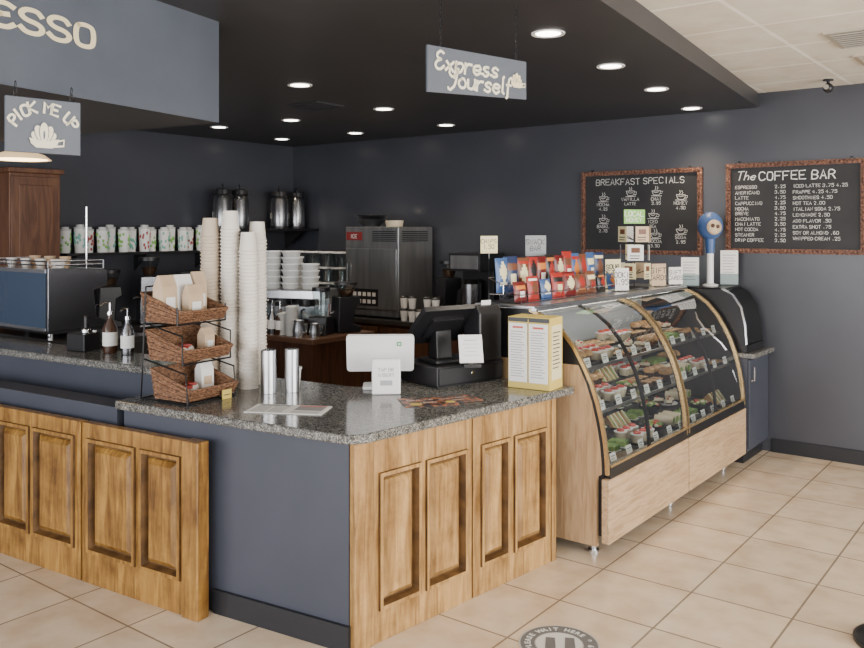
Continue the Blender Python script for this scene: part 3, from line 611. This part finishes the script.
# tablet pos
tb=E('tablet_register','white tablet register seen from the back on its stand','tablet',(-2.90,3.36,CZ),rad(40))
b=B(white).prism(rrect([(-.09,-.08),(.09,-.08),(.09,.08),(-.09,.08)],.02),0,.014);b.prism([(-.03,0),(.05,0),(.02,.15),(-.0,.15)],-.035,.035,'x').done('stand',tb,bev=.004)
b=B(white,black,mat('logo_green',(.04,.32,.10),.5));b.m=Matrix.Translation((0,0,.18))@Matrix.Rotation(rad(24),4,'X')
b.m=b.m@Matrix.Rotation(pi/2,4,'X');b.prism(rrect([(-.175,-.108),(.175,-.108),(.175,.108),(-.175,.108)],.02),-.006,.010,'z',0)
b.box(-.16,.16,-.095,.095,-.0075,-.0062,1)
b.box(.085,.110,.045,.070,.0102,.0108,2).box(.091,.104,.051,.064,.0108,.0112,0).box(.095,.100,.055,.060,.0112,.0115,2)
b.done('tablet',tb,bev=.003)
cr=E('card_reader','white countertop card reader with printed front','card reader',(-2.775,3.26,CZ),rad(41))
B(white).prism([(-.05,0),(.06,0),(.045,.165),(.01,.175),(-.01,.17)],-.072,.072,'x').done('body',cr,bev=.008)
b=B(paper,greyc);n_=Vector((0,-.17,.04)).normalized();r_=Vector((1,0,0));u_=Vector((0,.04,.17)).normalized()
def cp(x,t,o=.002):v=Vector((x,-.05,0))+u_*t+n_*o;return tuple(v)
b.add([cp(-.055,.03),cp(.055,.03),cp(.055,.15),cp(-.055,.15)],[(0,1,2,3)],0)
b.hand('TAP OR',.016,cp(0,.115,.003),r_,u_,1,w=.003,jit=0).hand('INSERT',.016,cp(0,.088,.003),r_,u_,1,w=.003,jit=0);b.add([cp(-.03,.045,.003),cp(.03,.045,.003),cp(.03,.07,.003),cp(-.03,.07,.003)],[(0,1,2,3)],1);b.done('printed_card',cr)
# cash drawer
cd=E('cash_drawer','black steel cash drawer under the register','cash drawer',(-2.635,3.50,CZ),rad(76))
B(black).box(0,.47,0,.33,.006,.11).done('body',cd,bev=.006)
B(blackm,chrome).box(.01,.46,-.008,0,.015,.1).cyl(.01,-.012,-.008,(.235,0,.06),1,14,ax='y').done('drawer',cd,bev=.003)
B(rubber).box(.01,.46,.01,.32,0,.006).done('foot_pad',cd)
pm=E('register_monitor','black touchscreen register monitor tilted on a stand','monitor',(-2.74,3.67,CZ+.112),rad(72))
B(black).box(-.09,.09,-.09,.09,0,.02).prism([(-.04,.02),(.05,.02),(.02,.17),(-.03,.17)],-.05,.05,'x').done('stand',pm,bev=.005)
b=B(black,blackm);b.m=Matrix.Translation((0,-.01,.20))@Matrix.Rotation(rad(46),4,'X')
b.box(-.18,.18,-.015,.015,-.14,.14,0);b.box(-.15,.15,.0155,.017,-.105,.105,1);b.box(-.1,.1,-.03,-.015,-.07,.07,0);b.done('screen',pm,bev=.006)
pd=E('pin_pad','white printed card on a black stand by the register','card stand',(-2.50,3.62,CZ+.112),rad(44))
b=B(white,greyc);b.m=Matrix.Rotation(rad(-24),4,'X')@Matrix.Translation((0,0,.02));b.box(-.062,.062,-.006,.006,.0,.15,0)
for i,(w_,t_) in enumerate(((.035,.004),(.042,.002),(.038,.002),(.03,.002),(.04,.002))):b.box(-w_,w_,-.0075,-.006,.118-i*.02,.118-i*.02+t_,1)
b.done('card',pd,bev=.002);B(black).box(-.045,.045,-.03,.07,0,.012).prism([(-.005,.01),(.05,.01),(.045,.06)],-.02,.02,'x').done('base',pd)
rp=E('receipt_printer','bulky black receipt printer beside the register','printer',(-2.60,3.865,CZ+.112),rad(76))
B(black).prism([(-.075,0),(.06,0),(.06,.26),(.03,.30),(-.05,.30),(-.075,.26)],-.085,.075,'x').done('body',rp,bev=.008)
B(paper).box(-.035,.035,-.03,-.029,.295,.325).done('receipt',rp)
# menu holder
mh=E('menu_holder','yellow and black boxed holder with white menus','menu holder',(-2.375,3.77,CZ),rad(5));mh.scale=(1.14,1.35,1.0)
B(yellow).box(0,.21,0,.115,0,.37).done('body',mh,bev=.002)
b=B(black,yellow).box(.004,.206,-.003,-.0005,.345,.366,0).box(.1035,.1065,-.006,-.004,.04,.36,1);b.done('front_frame',mh)
b=B(paper,greyc,tomato)
for x in(.008,.109):
    b.box(x,x+.092,-.007,-.0035,.035,.338,0)
    for i in range(18):b.box(x+.01,x+.082-(i*37%23)*.001,-.0078,-.007,.292-i*.0135,.296-i*.0135,1)
    b.box(x+.02,x+.072,-.0078,-.007,.312,.322,2)
b.done('menu_sheet',mh)
b=B(ycard,black);b.box(.2102,.2112,.012,.103,.05,.33,0)
for i in range(10):b.box(.2112,.2118,.022,.09-(i*13%17)*.001,.29-i*.02,.295-i*.02,1)
b.done('side_sheet',mh)
# flyers
b=B(mat('flyer_dark',(.03,.03,.035),.4,c2=(.45,.16,.07),ns=22,det=2,lo=.45,hi=.6),paper,yellow);b.box(-.13,.13,-.1,.1,0,.002,0).hand('DAILY SOUP',.022,(0,.03,.0024),(1,0,0),(0,1,0),1,w=.004).hand('MENU',.022,(0,-.03,.0024),(1,0,0),(0,1,0),1,w=.004).cyl(.03,.002,.0024,(-.07,-.05,0),2,20)
fl=b.done('flyer',None,(-2.47,3.21,CZ),rad(50),label='dark printed flyer lying on the granite counter',cat='flyer',group='flyers on the counter')
dup(fl,(-2.39,3.33,CZ+.0026),rad(64),(.8,.8,1));
# ================================================================ ON TOP OF THE CASE
TZ=1.2855
sr=E('snack_rack','slim wire rack holding snack packets upright','snack rack',(-2.56,4.08,TZ))
b=B(chrome)
for y in(0,.45,.9,1.355):b.tube([(-.14,y,.004),(.08,y,.004),(.08,y,.05),(-.04,y,.05),(-.04,y,.10),(-.14,y,.14)],.003,6)
for x,z in((.08,.05),(-.14,.14),(.08,.004),(-.14,.004),(-.04,.1)):b.tube([(x,0,z),(x,1.355,z)],.003,6)
b.box(-.135,-.045,0,1.355,.046,.049).box(-.03,.075,0,1.355,.0035,.006);b.done('frame',sr)
def pillow(m1,m2,m3,w=.10,h=.16,t=.03,style=0):
    b=B(m1,m2,m3);n=10;vs=[]
    for s in(1,-1):
        for j in range(n+1):
            for i in range(n+1):
                u=i/n;v=j/n;bl=(math.sin(pi*u)*math.sin(pi*v))**.6 if 0<i<n and 0<j<n else 0
                vs.append((s*bl*t/2+(.0005*s),(u-.5)*w*(1-.06*math.sin(pi*v)),v*h))
    N=(n+1)**2
    def mi_(i,j):
        if style==0:return 1 if (i-4.5)**2+(j-5.5)**2<7 else (2 if j==2 and 1<i<8 else 0)
        if style==1:return 1 if j in(6,7) and 1<=i<=8 else (2 if (i-4.5)**2+(j-3)**2<4 else 0)
        return 1 if abs(i-4.5)+abs(j-4.5)<3.2 else (2 if j==8 and 0<i<9 else 0)
    for j in range(n):
        for i in range(n):
            a=j*(n+1)+i;b.add([vs[a],vs[a+1],vs[a+n+2],vs[a+n+1]],[(0,1,2,3)],mi_(i,j),True);a+=N;b.add([vs[a],vs[a+1],vs[a+n+2],vs[a+n+1]],[(0,1,2,3)],0,True)
    bmesh.ops.remove_doubles(b.bm,verts=b.bm.verts[:],dist=.0004)
    return b
dred=mat('dark_red_foil',(.14,.012,.012),.3);brn=mat('brown_foil',(.16,.06,.03),.35);navy=mat('navy_foil',(.02,.035,.10),.3);blk=mat('black_foil',(.02,.018,.018),.3)
cols=[(bluef,ycard,paper),(navy,brn,ycard),(brn,ycard,red),(red,blk,ycard),(dred,orange,paper),(blk,red,orange),(dred,ycard,red),(red,brn,paper),(bluef,orange,red),(brn,red,orange)]
for i in range(12):
    m=cols[i%10];hh=R.uniform(.19,.225);o=pillow(*m,w=R.uniform(.108,.116),h=hh,t=.04,style=i%3).done('snack_packet',None,(-2.645,4.14+i*.112,TZ+.053),0,label='%s foil snack packet standing in the counter rack'%m[0].name.split('_foil')[0].replace('_',' '),cat='snack packet',group='snack packets on the display case')
    o.rotation_euler=(rad(R.uniform(-2,2)),rad(R.uniform(-6,-2)),R.uniform(-.3,.0))
for i in range(9):
    m=cols[(i*3+4)%10]
    o=pillow(*m,w=.12,h=R.uniform(.11,.15),t=.045,style=(i+1)%3).done('snack_packet',None,(-2.535,4.16+i*.148,TZ+.008),0,label='small %s foil snack packet in front of the taller bags'%m[0].name.split('_foil')[0].replace('_',' '),cat='snack packet',group='snack packets on the display case')
    o.rotation_euler=(0,rad(-8),R.uniform(-.3,.1))
def card(n,x,y,z,w,h,m,lines,rz,label,m2=black,pole=0):
    rt_=E(n,label,'sign card',(x,y,z),rz)
    B(m).box(-.0015,.0015,-w/2,w/2,pole,pole+h).done('card',rt_)
    b=B(m2)
    for i,l in enumerate(lines):b.hand(l,h*.62/len(lines)*.75,(.0022,0,pole+h*.82-(i+.8)*h*.62/len(lines)),(0,1,0),(0,0,1),0,w=h*.035)
    b.done('printed_text',rt_)
    B(black).box(-.02,.02,-.03,.03,0,.006).box(-.003,.0,-.004,.004,.006,pole+h*.5 if pole else .012).done('holder',rt_)
lgrey=mat('light_grey_card',(.26,.28,.30),.6)
card('sign_card',-2.725,4.12,TZ,.11,.10,ycard,['CHIPS','1.50'],-.5,'pale yellow price card above the snack packets',pole=.28)
card('sign_card',-2.73,4.66,TZ,.15,.13,lgrey,['SNACK','BAR'],-.5,'grey price card above the snack packets',pole=.25)
card('sign_card',-2.44,5.30,TZ,.11,.15,paper,['COOKIE','1.95'],-.5,'white menu card standing on the pastry case',pole=.01)
card('sign_card',-2.60,5.50,TZ,.13,.2,ycard,['SOUP','OF THE','DAY'],-.5,'tall cream menu card standing on the pastry case',pole=.01)
sp=E('card_spinner','black wire stand clipped with many small cream cards','card stand',(-2.52,5.68,TZ))
b=B(blackm).cyl(.10,0,.01).cyl(.005,.01,.46,(0,0,0),0,8)
for k in range(3):
    for i in range(4):a=i*pi/2+k*.5;b.tube([(0,0,.10+k*.12),(.09*math.cos(a),.09*math.sin(a),.13+k*.12)],.003,5)
b.done('wire_stand',sp)
mm=[ycard,paper,kraft,ycard,paper,lgrey]
for k in range(3):
    for i in range(4):
        a=i*pi/2+k*.5;b=B(mm[(i*2+k)%6],black,brn);x,y=.098*math.cos(a),.098*math.sin(a)
        b.m=Matrix.Translation((x,y,.07+k*.13))@Matrix.Rotation(a,4,'Z');b.box(-.001,.001,-.055,.055,0,.11,0).box(.001,.0016,-.03,.03,.055,.09,2)
        for q_ in range(2):b.box(.001,.0018,-.04,.025+q_*.004,.012+q_*.018,.018+q_*.018,1)
        b.done('clipped_card',sp)
b=B(greenf,paper);b.m=Matrix.Translation((0,0,.46))@Matrix.Rotation(-.6,4,'Z');b.box(-.002,.002,-.085,.085,0,.10).hand('LOCAL',.034,(.003,0,.053),(0,1,0),(0,0,1),1,w=.006).hand('HONEY',.028,(.003,0,.012),(0,1,0),(0,0,1),1,w=.005);b.done('header_card',sp,label='green header card')
for i,(x,y,h) in enumerate([(-2.43,5.90,.2),(-2.5,6.03,.15),(-2.40,6.15,.16)]):card('sign_card',x,y,TZ,.12,h*.8,[kraft,ycard,paper][i],['GIFT','CARDS'],-.6,['brown gift card sign on the pastry case','yellow gift card sign on the pastry case','white gift card sign on the pastry case'][i],pole=.01)
# ball stand
bs=E('donation_stand','white pole stand topped by a blue ball with tan badge','display stand',(-2.26,6.49,1.271))
B(white,bluef).lathe([(0,0),(.06,0),(.06,.012),(.026,.02),(.026,.36),(0,.36)],20).lathe([(.026,.25),(.030,.25),(.04,.38),(0,.38)],16,1).done('pole',bs)
B(mat('blue_ball',(.06,.12,.30),.45)).sph(.095,(0,0,.46),(1,1,1.15),0,20,12).done('ball',bs)
b=B(kraft,choc);b.m=Matrix.Translation((.056,-.072,.45))@Matrix.Rotation(rad(38),4,'Z');b.sph(.058,(0,0,0),(1,.5,1),0,14,8).sph(.016,(-.018,-.026,.012),(1,.5,1),1,8,5).sph(.016,(.018,-.026,.006),(1,.5,1),1,8,5);b.done('badge',bs)
for x,y,h in((-2.37,6.36,.22),(-2.17,6.66,.27)):
    rt_=E('brochure_holder','white brochures in a clear upright holder','brochure holder',(x,y,1.271),rad(25),'brochures on the bakery case')
    b=B(paper,greyc).box(-.065,.065,-.004,.004,.006,h,0)
    for i in range(7):b.box(-.05,.05-(i*11%7)*.004,-.0048,-.004,h-.04-i*.022,h-.034-i*.022,1)
    b.done('brochure',rt_);B(glassj).box(-.07,.07,-.03,.03,0,.006).box(-.07,.07,-.008,-.006,.006,.09).done('holder',rt_)
# ================================================================ BACK WORK AREA
bc=E('back_counter','long dark work counter along the back wall','counter',(-4.95,6.43,0))
B(brown).box(-2.15,2.1,-.3,.33,0,.81).done('body',bc)
B(laminate).box(-2.18,2.12,-.33,.335,.81,.85).done('worktop',bc,bev=.004)
for i in range(7):B(brown).box(-2.1+i*.6,-1.56+i*.6,-.32,-.3,.08,.78).done('door',bc,bev=.006)
lc=E('side_counter','dark work counter along the far side wall','counter',(-6.83,4.9,0))
B(brown).box(-.32,.28,-.95,.95,0,.81).done('body',lc);B(laminate).box(-.325,.31,-.97,.97,.81,.85).done('worktop',lc,bev=.004)
isl=E('prep_island','brown wooden prep counter behind the register','counter',(-5.45,4.85,0))
B(brown).box(-.88,.88,-.33,.33,0,.84).done('body',isl)
B(mat('brown_top',(.10,.05,.03),.35)).box(-.9,.9,-.35,.35,.84,.88).done('worktop',isl,bev=.006)
mb=E('machine_bench','low dark bench carrying the espresso machine','bench',(-5.6,3.12,0))
B(laminate).box(-.6,.62,-.28,.3,0,.96).done('body',mb);B(laminate).box(-.61,.63,-.29,.31,.96,.995).done('worktop',mb,bev=.005)
em=E('espresso_machine','wide steel espresso machine with glossy blue back panel','espresso machine',(-5.26,2.84,.996))
B(black).box(-1.0,-.02,.02,.4,.03,.1).done('base',em)
for x in(-.95,-.06):
    for y in(.05,.36):B(chrome).cyl(.02,0,.035,(x,y,0),0,14).done('leg',em)
B(dsteel).prism([(0,.05),(.4,.05),(.42,.09),(.34,.12),(.32,.30),(.42,.33),(.42,.44),(0,.46)],-.03,0,'x').done('side_panel',em,label='dark steel side panel',bev=.004)
B(mat('glossy_blue_panel',(.10,.15,.24),.12,.6),chrome).box(-1.0,-.031,0,.015,.06,.43,0).box(-1.0,-.031,-.006,0,.425,.45,1).box(-1.0,-.031,-.006,0,.05,.07,1).done('back_panel',em)
B(steel).box(-1.0,-.031,.016,.4,.40,.445).box(-1.0,-.031,.016,.3,.1,.4).done('boiler_housing',em)
b=B(chrome)
for z in(.475,.50):b.tube([(-.98,.01,z),(-.02,.01,z),(-.02,.4,z),(-.98,.4,z)],.005,6,closed=True)
for x in(-.98,-.5,-.02):
    for y in(.01,.4):b.cyl(.005,.445,.50,(x,y,0),0,6)
b.done('cup_rail',em)
B(chrome).cyl(.006,.445,.86,(-.06,.3,0),0,8).done('pole',em)
for x in(-.3,-.65):B(chrome,black).cyl(.035,.24,.33,(x,.36,0),0,16).tube([(x,.37,.24),(x,.5,.22)],.012,8,1).done('group_head',em)
b=B(white).lathe([(0,0),(.025,0),(.038,.06),(.034,.06),(.022,.006),(0,.006)],16);b.tube([(.034,0,.045),(.055,0,.04),(.05,0,.02),(.03,0,.018)],.004,6)
ec=b.done('coffee_mug',None,(-5.35,2.97,1.443),label='white ceramic coffee mug on top of the espresso machine',cat='mug',group='mugs on the espresso machine')
for i in range(7):
    dup(ec,(-5.36-.1*i,2.94+.13*(i%2),1.443),R.uniform(0,6),(1,1,1.3),label='tan ceramic coffee mug on top of the espresso machine',mats=[kraft]) if i%2 else (dup(ec,(-5.45-.1*i,3.0,1.443),R.uniform(0,6)))
def syrup(x,y,z,m,lab,g='syrup bottles on the raised bar',sc=1):
    rt_=E('syrup_bottle',lab,'bottle',(x,y,z),R.uniform(0,.6),g);rt_.scale=(sc,sc,sc)
    B(m).lathe([(0,0),(.034,0),(.036,.02),(.036,.13),(.014,.175),(.014,.20),(0,.20)],18).done('bottle',rt_)
    B(paper,black).lathe([(.0365,.04),(.0368,.04),(.0368,.11),(.0365,.11)],18,0).done('label_band',rt_)
    B(chrome).cyl(.016,.198,.215,(0,0,0),0,14).cyl(.005,.215,.262,(0,0,0),0,8).tube([(0,0,.262),(-.01,-.03,.265),(-.012,-.055,.25)],.005,8).done('pump',rt_)
syrup(-4.38,2.73,1.001,amber,'dark syrup pump bottle on the raised granite bar',sc=1.1);syrup(-4.24,2.75,1.001,dsteel,'steel syrup pump bottle on the raised granite bar',sc=1.0)
b=B(black,chrome).box(-.07,.07,-.06,.06,0,.10).cyl(.028,.10,.125,(.02,0,0),1,16).cyl(.014,.125,.2,(.02,0,0),0,12)
b.done('tamper_stand',None,(-4.62,2.71,1.001),.2,label='black knock box with steel tamper on the raised bar',cat='coffee tool',bev=.004)
# left wall shelf
ws=E('wall_shelf','black shelf on the dark wall holding tumblers','shelf',(-7.16,4.72,1.475))
B(black).box(0,.26,-.82,.82,0,.022).done('shelf_board',ws)
for y in(-.7,0,.7):B(black).prism([(0,0),(.2,0),(0,-.16)],y-.008,y+.008,'y').done('bracket',ws)
pc=[greenf,tealf,red,greenf,tealf]
for i in range(15):
    m=pc[i%5];rt_=E('patterned_tumbler','white gift tumbler with %s print and clear lid'%m.name.split('_')[0],'tumbler',(-7.07+.06*(i%2),3.97+i*.108,1.498),R.uniform(0,6),'tumblers on the wall shelf');rt_.scale=(1.15,1.15,1.3+.12*(i%3==1))
    b=B(paper,m);b.lathe([(0,0),(.038,0),(.045,.15),(0,.15)],16)
    for k in range(34):a=R.uniform(0,6.28);z=R.uniform(.02,.135);rr_=.0345+z*.047;b.sph(.014,(rr_*math.cos(a),rr_*math.sin(a),z),(.7,.7,1),1,6,3)
    b.done('cup_body',rt_);B(frost).cyl(.046,.15,.162,(0,0,0),0,16).cyl(.03,.162,.176,(0,0,0),0,14).done('lid',rt_)
# corner shelf with airpots
ws=E('wall_shelf','black corner shelf carrying steel coffee urns','shelf',(-7.16,6.1,1.69))
B(black).box(0,.42,-.72,.66,0,.025).done('shelf_board',ws)
for y in(-.6,0,.55):B(black).prism([(0,0),(.3,0),(0,-.2)],y-.01,y+.01,'y').done('bracket',ws)
def airpot(x,y):
    rt_=E('airpot','stainless steel coffee airpot with black pump lid','airpot',(x,y,1.7155),-.7,'airpots on the corner shelf');rt_.scale=(1.08,1.08,1.0)
    B(urnst).lathe([(0,0),(.085,0),(.088,.02),(.088,.29),(.07,.34),(0,.34)],24).done('body',rt_)
    B(black).lathe([(.07,.338),(.082,.35),(.078,.395),(.05,.405),(0,.405)],24).done('pump_lid',rt_)
    B(black).lathe([(.089,0),(.091,0),(.091,.025),(.089,.025)],24).done('base_ring',rt_)
    B(black).tube([(-.08,0,.34),(-.1,0,.42),(0,0,.45),(.1,0,.42),(.08,0,.34)],.007,6).done('carry_handle',rt_)
    B(black,paper).box(-.04,.04,-.0905,-.0885,.11,.17,1).box(-.03,.03,-.0915,-.0905,.135,.145,0).done('label_plate',rt_)
for y in(5.58,5.80,6.35,6.60):airpot(-6.93,y)
# cupboard
cb=E('wooden_cupboard','tall dark brown wooden cupboard against the wall','cupboard',(-7.155,3.60,0))
cbm=mat('cupboard_brown',(.09,.035,.018),.35,c2=(.17,.075,.036),ns=6,st=(4,4,.5),dist=1)
B(cbm).box(0,.28,-.21,.22,0,2.17).box(0,.31,-.23,.24,2.17,2.21).done('body',cb,bev=.005)
b=B(cbm);b.box(.28,.295,-.20,.21,.08,2.14)
for z0,z1 in((.15,1.05),(1.15,2.07)):b.box(.295,.303,-.14,.15,z0,z1)
b.done('door',cb,bev=.004);B(chrome).sph(.012,(.305,.18,1.1)).done('knob',cb)
# brewer on island and containers
br=E('coffee_brewer','chrome double coffee brewer on the prep counter','coffee brewer',(-5.22,4.85,.881),rad(20))
B(steel).box(-.36,.36,-.12,.2,.0,.06).box(-.36,.36,.08,.2,.06,.28).box(-.38,.38,-.14,.22,.26,.335).done('housing',br,bev=.008)
for x in(-.22,0,.22):B(black,chrome).cyl(.07,.2,.26,(x,-.04,0),0,20).cyl(.02,.19,.2,(x,-.04,0),1,12).done('brew_basket',br)
for x in(-.22,.22):
    B(glassj).lathe([(.06,0),(.075,.04),(.06,.1),(.035,.125)],20).done('glass_carafe',br,(x,-.04,.062));B(choc).lathe([(0,.066),(.055,.066),(.068,.10),(0,.10)],18,0,(x,-.04,0)).done('coffee',br)
    B(black).tube([(x,-.1,.18),(x,-.15,.17),(x,-.15,.1),(x,-.11,.08)],.008,8).done('carafe_handle',br)
# translucent tub stacks on the brewer
for x,y,n_t,r0 in((-5.47,4.74,5,.078),(-5.32,4.80,6,.075),(-5.16,4.86,6,.078),(-5.00,4.92,4,.072),(-5.24,4.98,5,.07)):
    tb0=None
    for i in range(n_t):
        z=1.2175+i*.052
        if tb0 is None:tb0=B(frost,white).lathe([(0,0),(r0*.85,0),(r0,.048),(0,.048)],20,0).lathe([(r0+.005,.042),(r0+.005,.051),(0,.051)],20,1).done('plastic_tub',None,(x,y,z),label='translucent white plastic tub stacked on the brewer',cat='tub',group='stacked tubs on the brewer')
        else:dup(tb0,(x+R.uniform(-.004,.004),y,z))
# ice machine
ib=E('ice_machine','large stainless ice machine with handled door and vents','ice machine',(-5.44,6.42,.851))
B(ssteel).box(-.34,.34,-.25,.28,.02,.88).done('body',ib,bev=.008)
B(ssteel).box(-.325,.325,-.265,-.25,.09,.67).done('door',ib,bev=.006)
B(chrome).tube([(-.28,-.265,.3),(-.28,-.29,.32),(-.28,-.29,.52),(-.28,-.265,.54)],.007,8).done('door_handle',ib)
b=B(blackm)
for i in range(6):b.box(.02,.31,-.256,-.25,.74+i*.018,.748+i*.018,0)
b.done('vent_grille',ib)
b=B(blackm)
for i in range(6):b.box(.341,.343,-.2,.2,.74+i*.018,.748+i*.018,0)
b.done('vent_grille',ib)
b=B(labelred,paper).box(-.32,-.12,-.258,-.25,.75,.83,0);b.hand('ICE',.035,(-.22,-.2585,.77),(1,0,0),(0,0,1),1,w=.007,jit=0);b.done('display_panel',ib,label='small red label panel')
b=B(black,paper).box(-.24,.10,-.268,-.266,.12,.28,0)
for i in range(5):
    for j in range(2):b.box(-.22+i*.062,-.178+i*.062,-.2695,-.268,.14+j*.07,.178+j*.07,1)
b.done('control_panel',ib)
B(rubber).box(-.32,.32,-.23,.26,0,.02).done('foot',ib)
for i,z in enumerate((1.732,1.775)):
    B(steel).lathe([(0,0),(.07,0),(.15,.07),(.155,.072),(.145,.072),(.065,.006),(0,.006)],26).done('mixing_bowl',None,(-5.62+.01*i,6.38,z),label='stainless mixing bowl on top of the ice machine',cat='bowl',group='bowls on the ice machine')
B(cream).lathe([(0,0),(.08,0),(.09,.06),(0,.06)],18).done('stock_tub',None,(-5.3,6.35,1.732),label='cream plastic tub on top of the ice machine',cat='tub')
def grinder(x,y,z,h,m=black,lab='black coffee grinder with clear bean hopper'):
    rt_=E('coffee_grinder',lab,'coffee grinder',(x,y,z),-.4,'coffee grinders')
    B(m).prism([(-.1,0),(.1,0),(.1,.05),(.04,.07),(.05,h*.5),(.1,h*.55),(.09,h*.72),(-.09,h*.72),(-.1,.1)],-.08,.08,'x').done('body',rt_,bev=.01)
    B(glassj).lathe([(.05,h*.73),(.09,h*.95)],18).done('hopper',rt_);o=B(choc).lathe([(0,h*.73),(.048,h*.73),(.07,h*.85),(0,h*.86)],16).done('coffee_beans',rt_);o['kind']='stuff'
    B(black).cyl(.093,h*.95,h,(0,0,0),0,18).done('lid',rt_);B(chrome).tube([(0,-.09,h*.4),(0,-.14,h*.38)],.014,8).done('spout',rt_)
grinder(-4.72,6.45,.851,.56);grinder(-4.0,6.42,.851,.5,dsteel,'dark steel coffee grinder with clear hopper')
grinder(-4.70,5.02,.881,.40);grinder(-6.10,4.8,.881,.5);grinder(-5.82,4.78,.881,.42,dsteel,'dark steel coffee grinder with clear hopper')
grinder(-6.75,4.2,.851,.5);grinder(-6.75,4.6,.851,.6,dsteel,'dark steel coffee grinder with clear hopper');grinder(-6.75,5.0,.851,.45)
rt_=E('drip_coffee_machine','black boxy drip coffee machine on the back counter','coffee machine',(-4.38,6.42,.851))
B(black,ssteel).box(-.17,.17,-.2,.2,0,.06,0).box(-.17,.17,.02,.2,.06,.48,0).box(-.17,.17,-.2,.2,.48,.64,0).box(-.15,.15,-.204,-.2,.5,.62,1).done('body',rt_,bev=.006)
B(urnst).lathe([(0,0),(.09,0),(.095,.3),(.06,.34),(0,.34)],20,0,(0,-.09,.062)).done('server_urn',rt_)
cw=B(paper,black).lathe([(0,0),(.028,0),(.04,.1),(0,.1)],16).lathe([(.042,.098),(.042,.108),(.03,.118),(0,.118)],16,1).done('takeaway_cup',None,(-5.02,6.16,.851),label='white takeaway cup with black lid on the back counter',cat='cup',group='takeaway cups on the back counter')
for i in range(1,12):
    if i in(4,9):continue
    dup(cw,(-5.02+(i%7)*.092+R.uniform(-.004,.004),6.16,.851+.119*(i//7)))
# knock-about items on the island
rt_=E('espresso_grinder_tray','black bar caddy with napkins and straws','bar caddy',(-4.86,4.98,.881),.3)
B(black).box(-.07,.07,-.05,.05,0,.09).done('body',rt_,bev=.004);B(paper).box(-.055,.0,-.04,.04,.091,.12).done('napkins',rt_)
for i in range(6):B([red,paper,bluef][i%3]).cyl(.004,.091,.2+R.uniform(0,.03),(.02+.012*(i%3),-.02+.03*(i//3),0),0,6).done('straw',rt_)
for i in range(5):syrup(-5.35+i*.09,4.58,.881,[amber,dsteel,amber,urnst,amber][i],'syrup pump bottle on the prep counter','syrup bottles on the prep counter')
mp_=B(steel).lathe([(0,0),(.045,0),(.05,.05),(.038,.11),(.042,.125),(.039,.125),(.035,.11),(.046,.05),(0,.006)],18).tube([(.045,0,.1),(.08,0,.09),(.078,0,.04),(.047,0,.03)],.005,6).done('milk_pitcher',None,(-4.78,4.58,.881),label='steel milk pitcher on the prep counter',cat='pitcher',group='milk pitchers on the prep counter')
dup(mp_,(-4.65,4.62,.881),1.2,(.85,.85,.85))
rt_=E('blender','black blender with clear jar on the prep counter','blender',(-4.74,4.78,.881),.3)
B(black).prism([(-.09,0),(.09,0),(.06,.14),(-.06,.14)],-.08,.08,'x').done('base',rt_,bev=.006);B(glassj).lathe([(.05,.142),(.07,.34)],16).done('jar',rt_);B(black).cyl(.072,.34,.37,(0,0,0),0,16).done('lid',rt_)
lid=B(frost).lathe([(.046,0),(.048,0),(.048,.005),(.03,.012),(0,.012),(0,.010),(.03,.009),(.046,0)],16).done('cup_lid',None,(-4.98,4.60,.881),label='frosted plastic cup lid in a nested stack',cat='cup lid',group='stacked cup lids on the prep counter')
for sx_,nn in((-4.98,18),(-4.88,24)):
    for i in range(nn):
        if sx_==-4.98 and i==0:continue
        dup(lid,(sx_,4.60,.881+i*.0095))
for i in range(6):
    rt_=E('storage_jar','clear storage jar with dark contents and steel lid','jar',(-3.72+i*.13,6.3,.851),0,'storage jars on the back counter')
    B(glassj).lathe([(.05,0),(.055,.01),(.055,.16),(.04,.18)],16).done('glass_body',rt_);o=B([choc,cream,brn][i%3]).cyl(.048,.004,.12,(0,0,0),0,14).done('contents',rt_);o['kind']='stuff';B(urnst).cyl(.042,.18,.2,(0,0,0),0,16).done('lid',rt_)
tbm=B(glassj,white).lathe([(0,0),(.07,0),(.085,.14)],18).cyl(.088,.14,.155,(0,0,0),1,18).done('clear_tub',None,(-5.98,6.3,.852),label='clear plastic tub with white lid',cat='tub',group='clear tubs on the back counter')
for i in range(1,16):dup(tbm,(-5.98-.19*(i%4),6.3,.852+.157*(i//4)))
# ---------------------------------------------------------------- lights/world
def area(n,loc,rot,sx,sy,e,c):
    l=bpy.data.lights.new(n,'AREA');l.shape='RECTANGLE';l.size=sx;l.size_y=sy;l.energy=e;l.color=c
    o=bpy.data.objects.new(n,l);o.location=loc;o.rotation_euler=rot;COL.objects.link(o)
area('window_daylight',(-2.5,-2.8,1.5),(pi/2,0,0),8,2.3,380,(.98,.98,1))
area('window_daylight',(3.8,2.8,1.5),(pi/2,0,pi/2),6,2.3,500,(1,.98,.95))
w=bpy.data.worlds.new('w');S.world=w;w.use_nodes=True;w.node_tree.nodes['Background'].inputs[0].default_value=(.88,.93,1,1);w.node_tree.nodes['Background'].inputs[1].default_value=.85
